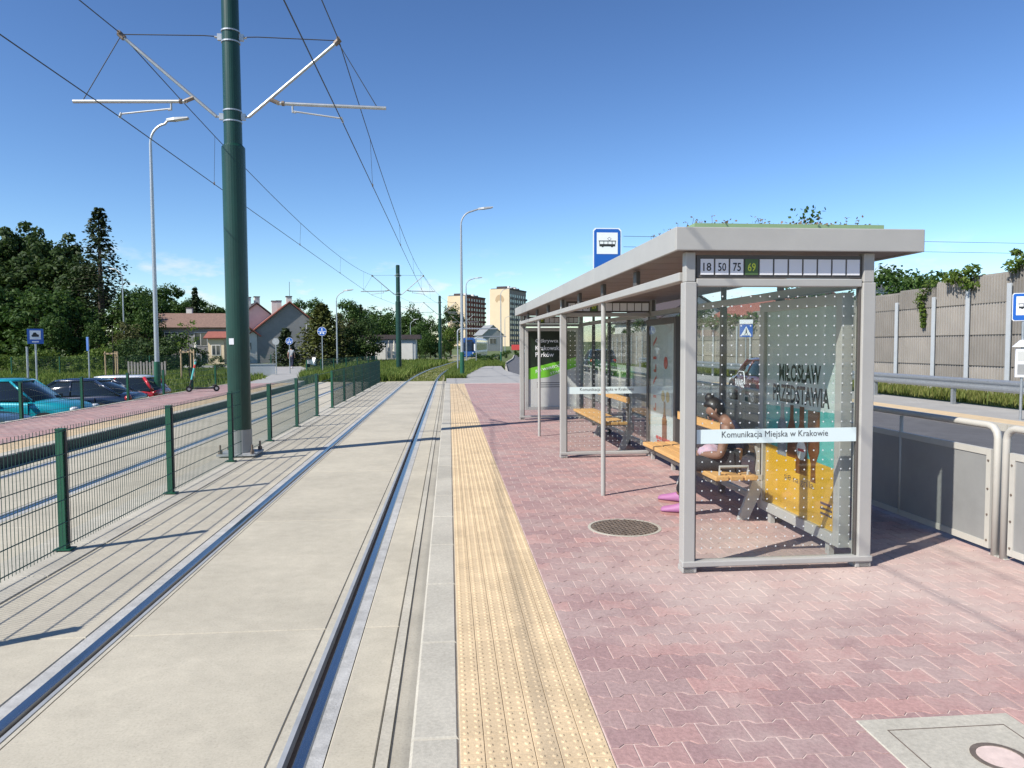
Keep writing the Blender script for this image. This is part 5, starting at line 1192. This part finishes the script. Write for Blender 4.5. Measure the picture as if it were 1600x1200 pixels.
# ---- signs on the left
def round_sign(label, x, y, zc, r, face=True, group=None, rz=0):
    t = thing('round_sign', label, 'sign', (x, y, -.1), rz, group); zc += .1
    MB().tube([(0, .03, 0), (0, .03, zc+r)], .028, 8).build('pole', 'galv', t); n = 20
    c = MB().prism([(r*math.cos(2*math.pi*i/n), zc+r*math.sin(2*math.pi*i/n)) for i in range(n)], 'y', -.006, .004).build('sign_plate', 'sign_white' if face else 'galv_dull', t)
    if face:
        f = MB().prism([(.93*r*math.cos(2*math.pi*i/n), zc+.93*r*math.sin(2*math.pi*i/n)) for i in range(n)], 'y', -.010, -.0065).build('sign_face', 'sign_blue', t)
        MB().box(-.9*r, .9*r, -.013, -.0105, zc-.05*r, zc+.05*r).build('divider', 'sign_white', f)
        for s in (-1, 1):
            q = 10; MB().prism([(s*.33*r+.2*r*math.cos(2*math.pi*i/q), zc-.40*r+.2*r*math.sin(2*math.pi*i/q)) for i in range(q)], 'y', -.013, -.0105).build('wheel_print', 'sign_white', f)
        MB().box(-.1*r, .1*r, -.013, -.0105, zc+.15*r, zc+.7*r).build('walker_print', 'sign_white', f); MB().box(-.33*r, .33*r, -.0135, -.0107, zc-.24*r, zc-.16*r).build('frame_print', 'sign_white', f)
round_sign('round blue shared path sign standing by the green fence', -7.55, 45, 2.68, .27); round_sign('round blue shared path sign in front of the walking person', -10.1, 48, 2.13, .23); round_sign('back of a round grey sign beside the gable house', -10.6, 46.5, 2.1, .21, False)
t = thing('parking_sign', 'square blue parking sign with white field above the parked cars', 'sign', (-14.3, 27, -.75), .5)
MB().tube([(0, .03, 0), (0, .03, 3.2)], .03, 8).build('pole', 'galv', t); f_ = MB().box(-.24, .24, -.012, .0, 2.68, 3.2).build('sign_face', 'sign_blue', t); MB().box(-.16, .16, -.016, -.0125, 2.83, 3.14).build('white_field', 'sign_white', f_)
MB().prism([(-.10, 2.92), (.10, 2.92), (.11, 2.99), (.05, 3.02), (.02, 3.07), (-.05, 3.07), (-.08, 3.0), (-.11, 2.98)], 'y', -.019, -.0165).build('car_print', 'text_black', f_); MB().box(-.10, .10, -.016, -.0125, 2.73, 2.77).build('text_line', 'sign_white', f_)
t = thing('parking_sign', 'narrow blue sign seen edge on by the grass bank', 'sign', (-15.6, 33.5, -.75), R(-56)); MB().tube([(0, .03, 0), (0, .03, 3.0)], .03, 8).build('pole', 'galv', t); MB().box(-.24, .24, -.012, .0, 2.4, 3.0).build('sign_face', 'sign_blue', t)
t = thing('sign_post', 'bare grey post beside the blue parking sign', 'post', (-14.7, 27.2, -.75)); MB().tube([(0,0,0), (0,0,2.55)], .035, 8).build('pole', 'galv', t); MB().tube([(0,0,2.55), (0,0,2.58)], .04, 8).build('cap', 'galv_dull', t)
# ---- kick scooter on the far platform
t = thing('kick_scooter', 'dark electric kick scooter with blue stem on the far platform', 'scooter', (-8.95, 27.6, .17), .35)
for x in (-.42, .5): w_ = MB().tube([(x, -.022, .11), (x, .022, .11)], .11, 16).build('wheel', 'tyre', t); MB().tube([(x, -.026, .11), (x, .026, .11)], .05, 10).build('hub', 'rim', w_)
MB().box(-.25, .42, -.075, .075, .10, .16).build('deck', 'black_plastic', t, bevel=.015); MB().tube([(-.42, 0, .11), (-.38, 0, .28), (-.30, 0, .55)], .028, 10).build('fork', 'black_plastic', t); MB().tube([(-.33, 0, .45), (-.18, 0, 1.10)], .032, 10).build('stem', 'poster_teal', t); MB().tube([(-.235, 0, .86), (-.205, 0, .99)], .034, 10).build('stem_stripe', 'red_print', t); MB().tube([(-.18, -.23, 1.13), (-.18, .23, 1.13)], .016, 8).build('handlebar', 'black_plastic', t); MB().obox((-.19, 0, 1.14), ((1,0,0), (0,1,0), (0,0,1)), (.07, .09, .05)).build('display', 'plate_white', t); MB().tube([(.5, 0, .25), (.36, 0, .20)], .03, 6).build('mudguard', 'black_plastic', t)
# ================================================================== CARS
def car(label, loc, rz, paint, kind='hatch', group='cars in the parking bays', roof_paint=None):
    t = thing('car', label, 'car', loc, rz, group)
    W = .89 if kind == 'suv' else .87; up = .10 if kind == 'suv' else 0
    belt = .95+up; roof = 1.46+up*1.6
    if kind == 'sedan': st = [(-2.25, .50, .78, .70), (-2.2, .32, .96, .80), (-1.9, .22, 1.02, .96), (-1.2, .2, 1.0, 1), (0, .2, .96, 1), (.95, .2, .95, 1), (1.6, .22, .88, .98), (2.05, .24, .74, .90), (2.25, .36, .60, .74)]; gx = (1.05, -1.95, .25, -1.0)
    else: st = [(-2.02, .50, .80, .72), (-1.97, .30, .98+up, .84), (-1.75, .22, 1.0+up, .97), (-1.0, .2, .98+up, 1), (0, .2, .95+up, 1), (.95, .2, .94+up, 1), (1.6, .22, .88+up, .98), (2.0, .24, .76+up, .90), (2.18, .36, .62, .74)]; gx = (1.05, -1.93, .30, -1.45)
    rings = []
    for x, zb, zt, ws in st:
        w = W*ws; zm = (zb+zt)/2
        rings.append([(x, -w*.86, zb), (x, -w*.97, zb+.10), (x, -w, zm), (x, -w*.975, zt-.11), (x, -w*.86, zt), (x, 0, zt+.025), (x, w*.86, zt), (x, w*.975, zt-.11), (x, w, zm), (x, w*.97, zb+.10), (x, w*.86, zb)])
    MB().loft(rings[::-1]).build('body', paint, t, smooth=True, sub=2)
    def ringz(xf, xb, w, z, c): return [(xf, -w*c, z), (xf+.06, 0, z), (xf, w*c, z), (xf-.22, w, z), ((xf+xb)/2, w*1.01, z), (xb+.2, w, z), (xb, w*c, z), (xb-.04, 0, z), (xb, -w*c, z), (xb+.2, -w, z), ((xf+xb)/2, -w*1.01, z), (xf-.22, -w, z)]
    f0, b0, f1, b1 = gx
    MB().loft([ringz(f0, b0, W*.90, belt-.06, .8), ringz(f0-.02, b0+.01, W*.90, belt, .8), ringz((f0+f1)/2, (b0+b1)/2, W*.80, (belt+roof)/2, .82), ringz(f1+.06, b1-.06, W*.70, roof-.05, .84)]).build('cabin_glass', 'car_glass', t, smooth=True)
    MB().loft([ringz(f1+.10, b1-.12, W*.715, roof-.06, .84), ringz(f1+.02, b1-.02, W*.69, roof-.01, .84), ringz(f1-.25, b1+.25, W*.5, roof+.03, .84)]).build('roof_panel', roof_paint or paint, t, smooth=True)
    for s in (-1, 1):
        for a, b, r in (((f0-.10, s*W*.88, belt-.02), (f1+.0, s*W*.69, roof-.05), .035), ((b0+.10, s*W*.88, belt-.02), (b1-.02, s*W*.69, roof-.05), .06 if kind != 'sedan' else .045), (((f0+b0)/2+.15, s*W*.915, belt-.02), ((f1+b1)/2+.1, s*W*.71, roof-.05), .028)): MB().tube([a, ((a[0]+b[0])/2, (a[1]+b[1])/2*1.015, (a[2]+b[2])/2), b], r, 6).build('pillar', paint, t, smooth=True)
        for x in (-1.28, 1.33):
            MB().tube([(x, s*(W-.10), .33), (x, s*(W+.006), .33)], .375, 20).build('wheel_arch', 'black_plastic', t)
            wh = MB().tube([(x, s*(W-.2), .315), (x, s*(W-.01), .315), (x, s*(W+.018), .315)], [.315, .315, .29], 22).build('wheel', 'tyre', t); rm = MB(); rm.tube([(x, s*(W+.0), .315), (x, s*(W+.022), .315)], .07, 10); rm.loft([[(x+.215*math.cos(2*math.pi*i/18), s*(W+yy), .315+.215*math.sin(2*math.pi*i/18)) for i in range(18)] for yy in (.0, .02)])
            rm.build('rim', 'rim', wh)
            for k in range(5): a = 2*math.pi*k/5; MB().obox((x+.12*math.cos(a+.63), s*(W+.0215), .315+.12*math.sin(a+.63)), ((1,0,0), (0,1,0), (0,0,1)), (.07, .004, .07)).build('rim_gap', 'black_plastic', wh)
        MB().obox((.82, s*(W+.10), belt+.02), ((1,0,0), (0,1,0), (0,0,1)), (.12, .2, .13)).build('mirror', 'black_plastic', t, bevel=.03)
        MB().ball((2.02 if kind != 'sedan' else 2.06, s*W*.70, .68+up*.8), .14, 10, (.8, 1.2, .55)).build('headlight', 'lamp_clear', t, smooth=True)
        MB().ball((st[1][0]+.10, s*W*.76, .84+up), .15, 10, (.7, 1.1, .75)).build('taillight', 'lamp_red', t, smooth=True)
        for x in (.90, (f0+b0)/2+.15, -1.1): MB().box(x-.006, x+.006, min(s*(W-.05), s*(W+.004)), max(s*(W-.05), s*(W+.004)), .36, belt-.09).build('door_seam', 'black_plastic', t)
        for x in (.1, -.85): MB().obox((x, s*(W+.006), belt-.16), ((1,0,0), (0,1,0), (0,0,1)), (.16, .03, .03)).build('door_handle', paint, t)
    MB().obox((st[-1][0]-.06, 0, .36), ((1,0,0), (0,1,0), (0,0,1)), (.18, W*1.3, .16)).build('front_grille', 'black_plastic', t, bevel=.04); MB().obox((st[0][0]+.05, 0, .34), ((1,0,0), (0,1,0), (0,0,1)), (.16, W*1.45, .2)).build('rear_bumper', 'black_plastic', t, bevel=.04)
    MB().obox((st[0][0]-.01, 0, .72), ((1,0,0), (0,1,0), (0,0,1)), (.02, .5, .11)).build('number_plate', 'plate_white', t); MB().obox((st[-1][0]+.04, 0, .38), ((1,0,0), (0,1,0), (0,0,1)), (.02, .5, .11)).build('number_plate', 'plate_white', t)
    return t
PZ = -.735
car('bright teal car parked nose towards the far platform', (-12.75, 22.75, PZ), 0, 'paint_teal', 'suv')
car('dark slate car of which only the bonnet shows before the teal car', (-12.75, 19.5, PZ), .02, 'paint_slate')
car('dark navy saloon parked with its tail to the far platform', (-12.75, 26.2, PZ), R(180), 'paint_navy', 'sedan')
rc = car('bright red hatchback with white side patch and tail to the platform', (-12.7, 28.9, PZ), R(180), 'paint_red', roof_paint='paint_white')
n = 16; MB().prism([(-1.28+.58*math.cos(math.pi*i/n), .36+.58*math.sin(math.pi*i/n)) for i in range(n+1)]+[(-1.28+.4*math.cos(math.pi*i/n), .36+.4*math.sin(math.pi*i/n)) for i in range(n, -1, -1)], 'y', .855, .885).build('side_patch', 'paint_white', rc)
pc = car('maroon driving school car with white lettering on its side', (10.5, 23.6, -.13), R(90)-.12, 'paint_maroon', 'hatch', 'cars on the road')
lettering('PAWEŁ', pc, (.75, .885, .50), (-1,0,0), (0,0,1), 1.1, .26, 'text_white', bold=.03); MB().tube([(.85, .888, .80), (.6, .884, .88), (.35, .86, 1.02), (-.2, .86, 1.02), (-.38, .884, .85), (-.45, .888, .62)], .016, 5).build('outline_print', 'text_white', pc)
lettering('22', pc, (-2.05, .35, .62), (0,-1,0), (0,0,1), .2, .12, 'text_white', bold=.02); rs = MB().box(-.35, -.1, -.3, .3, 1.50, 1.66).build('roof_sign', 'sign_white', pc, bevel=.03)
car('dark blue car on the road seen through the shelter', (9.6, 47, -.13), R(90)-.05, 'paint_dkblue', 'suv', 'cars on the road')
car('white car far up the road below the blocks', (15.3, 150, -.1), R(90)-.1, 'paint_white', 'suv', 'cars on the road'); car('second pale car further up the road', (18.6, 176, .05), R(-90)-.1, 'paint_slate', 'hatch', 'cars on the road')
# moped and walking person by the gardens
t = thing('moped', 'white moped parked by the conifers', 'moped', (-12.0, 66, -.15), 1.2)
for x in (-.6, .62): MB().tube([(x, -.05, .25), (x, .05, .25)], .25, 16).build('wheel', 'tyre', t)
MB().loft([[(-.75, -.12, .45), (-.75, .12, .45), (-.75, .1, .75), (-.75, -.1, .75)], [(-.2, -.17, .35), (-.2, .17, .35), (-.2, .14, .8), (-.2, -.14, .8)], [(.15, -.15, .28), (.15, .15, .28), (.15, .13, .36), (.15, -.13, .36)], [(.42, -.17, .3), (.42, .17, .3), (.36, .17, .95), (.36, -.17, .95)]]).build('body', 'paint_white', t); MB().box(-.7, -.05, -.12, .12, .80, .88).build('seat', 'black_plastic', t); MB().tube([(.38, -.3, 1.05), (.38, .3, 1.05)], .02, 6).build('handlebar', 'black_plastic', t)
person('person in grey shirt and dark shorts walking beside the conifers', (-12.5, 60, .06), (.1, 1),
    dict(pelvis=(0,0,.92), spine=(0,0,1.08), chest=(.02,0,1.32), neck=(.02,0,1.50), head=(.04,0,1.60), look=(.2,0,1.58), shoulderL=(.02,.18,1.40), shoulderR=(.02,-.18,1.40), elbowL=(-.05,.24,1.13), elbowR=(.06,-.24,1.13), wristL=(.04,.24,.90), wristR=(.18,-.22,.92),
         hipL=(0,.09,.88), hipR=(0,-.09,.88), kneeL=(.12,.10,.50), kneeR=(-.02,-.10,.48), ankleL=(.14,.10,.09), ankleR=(-.2,-.10,.12), toeL=(.34,.10,0), toeR=(0,-.10,0)), 'cloth_grey', 'cloth_navy', 'shoe_sole', 'skin_light', False, .5)
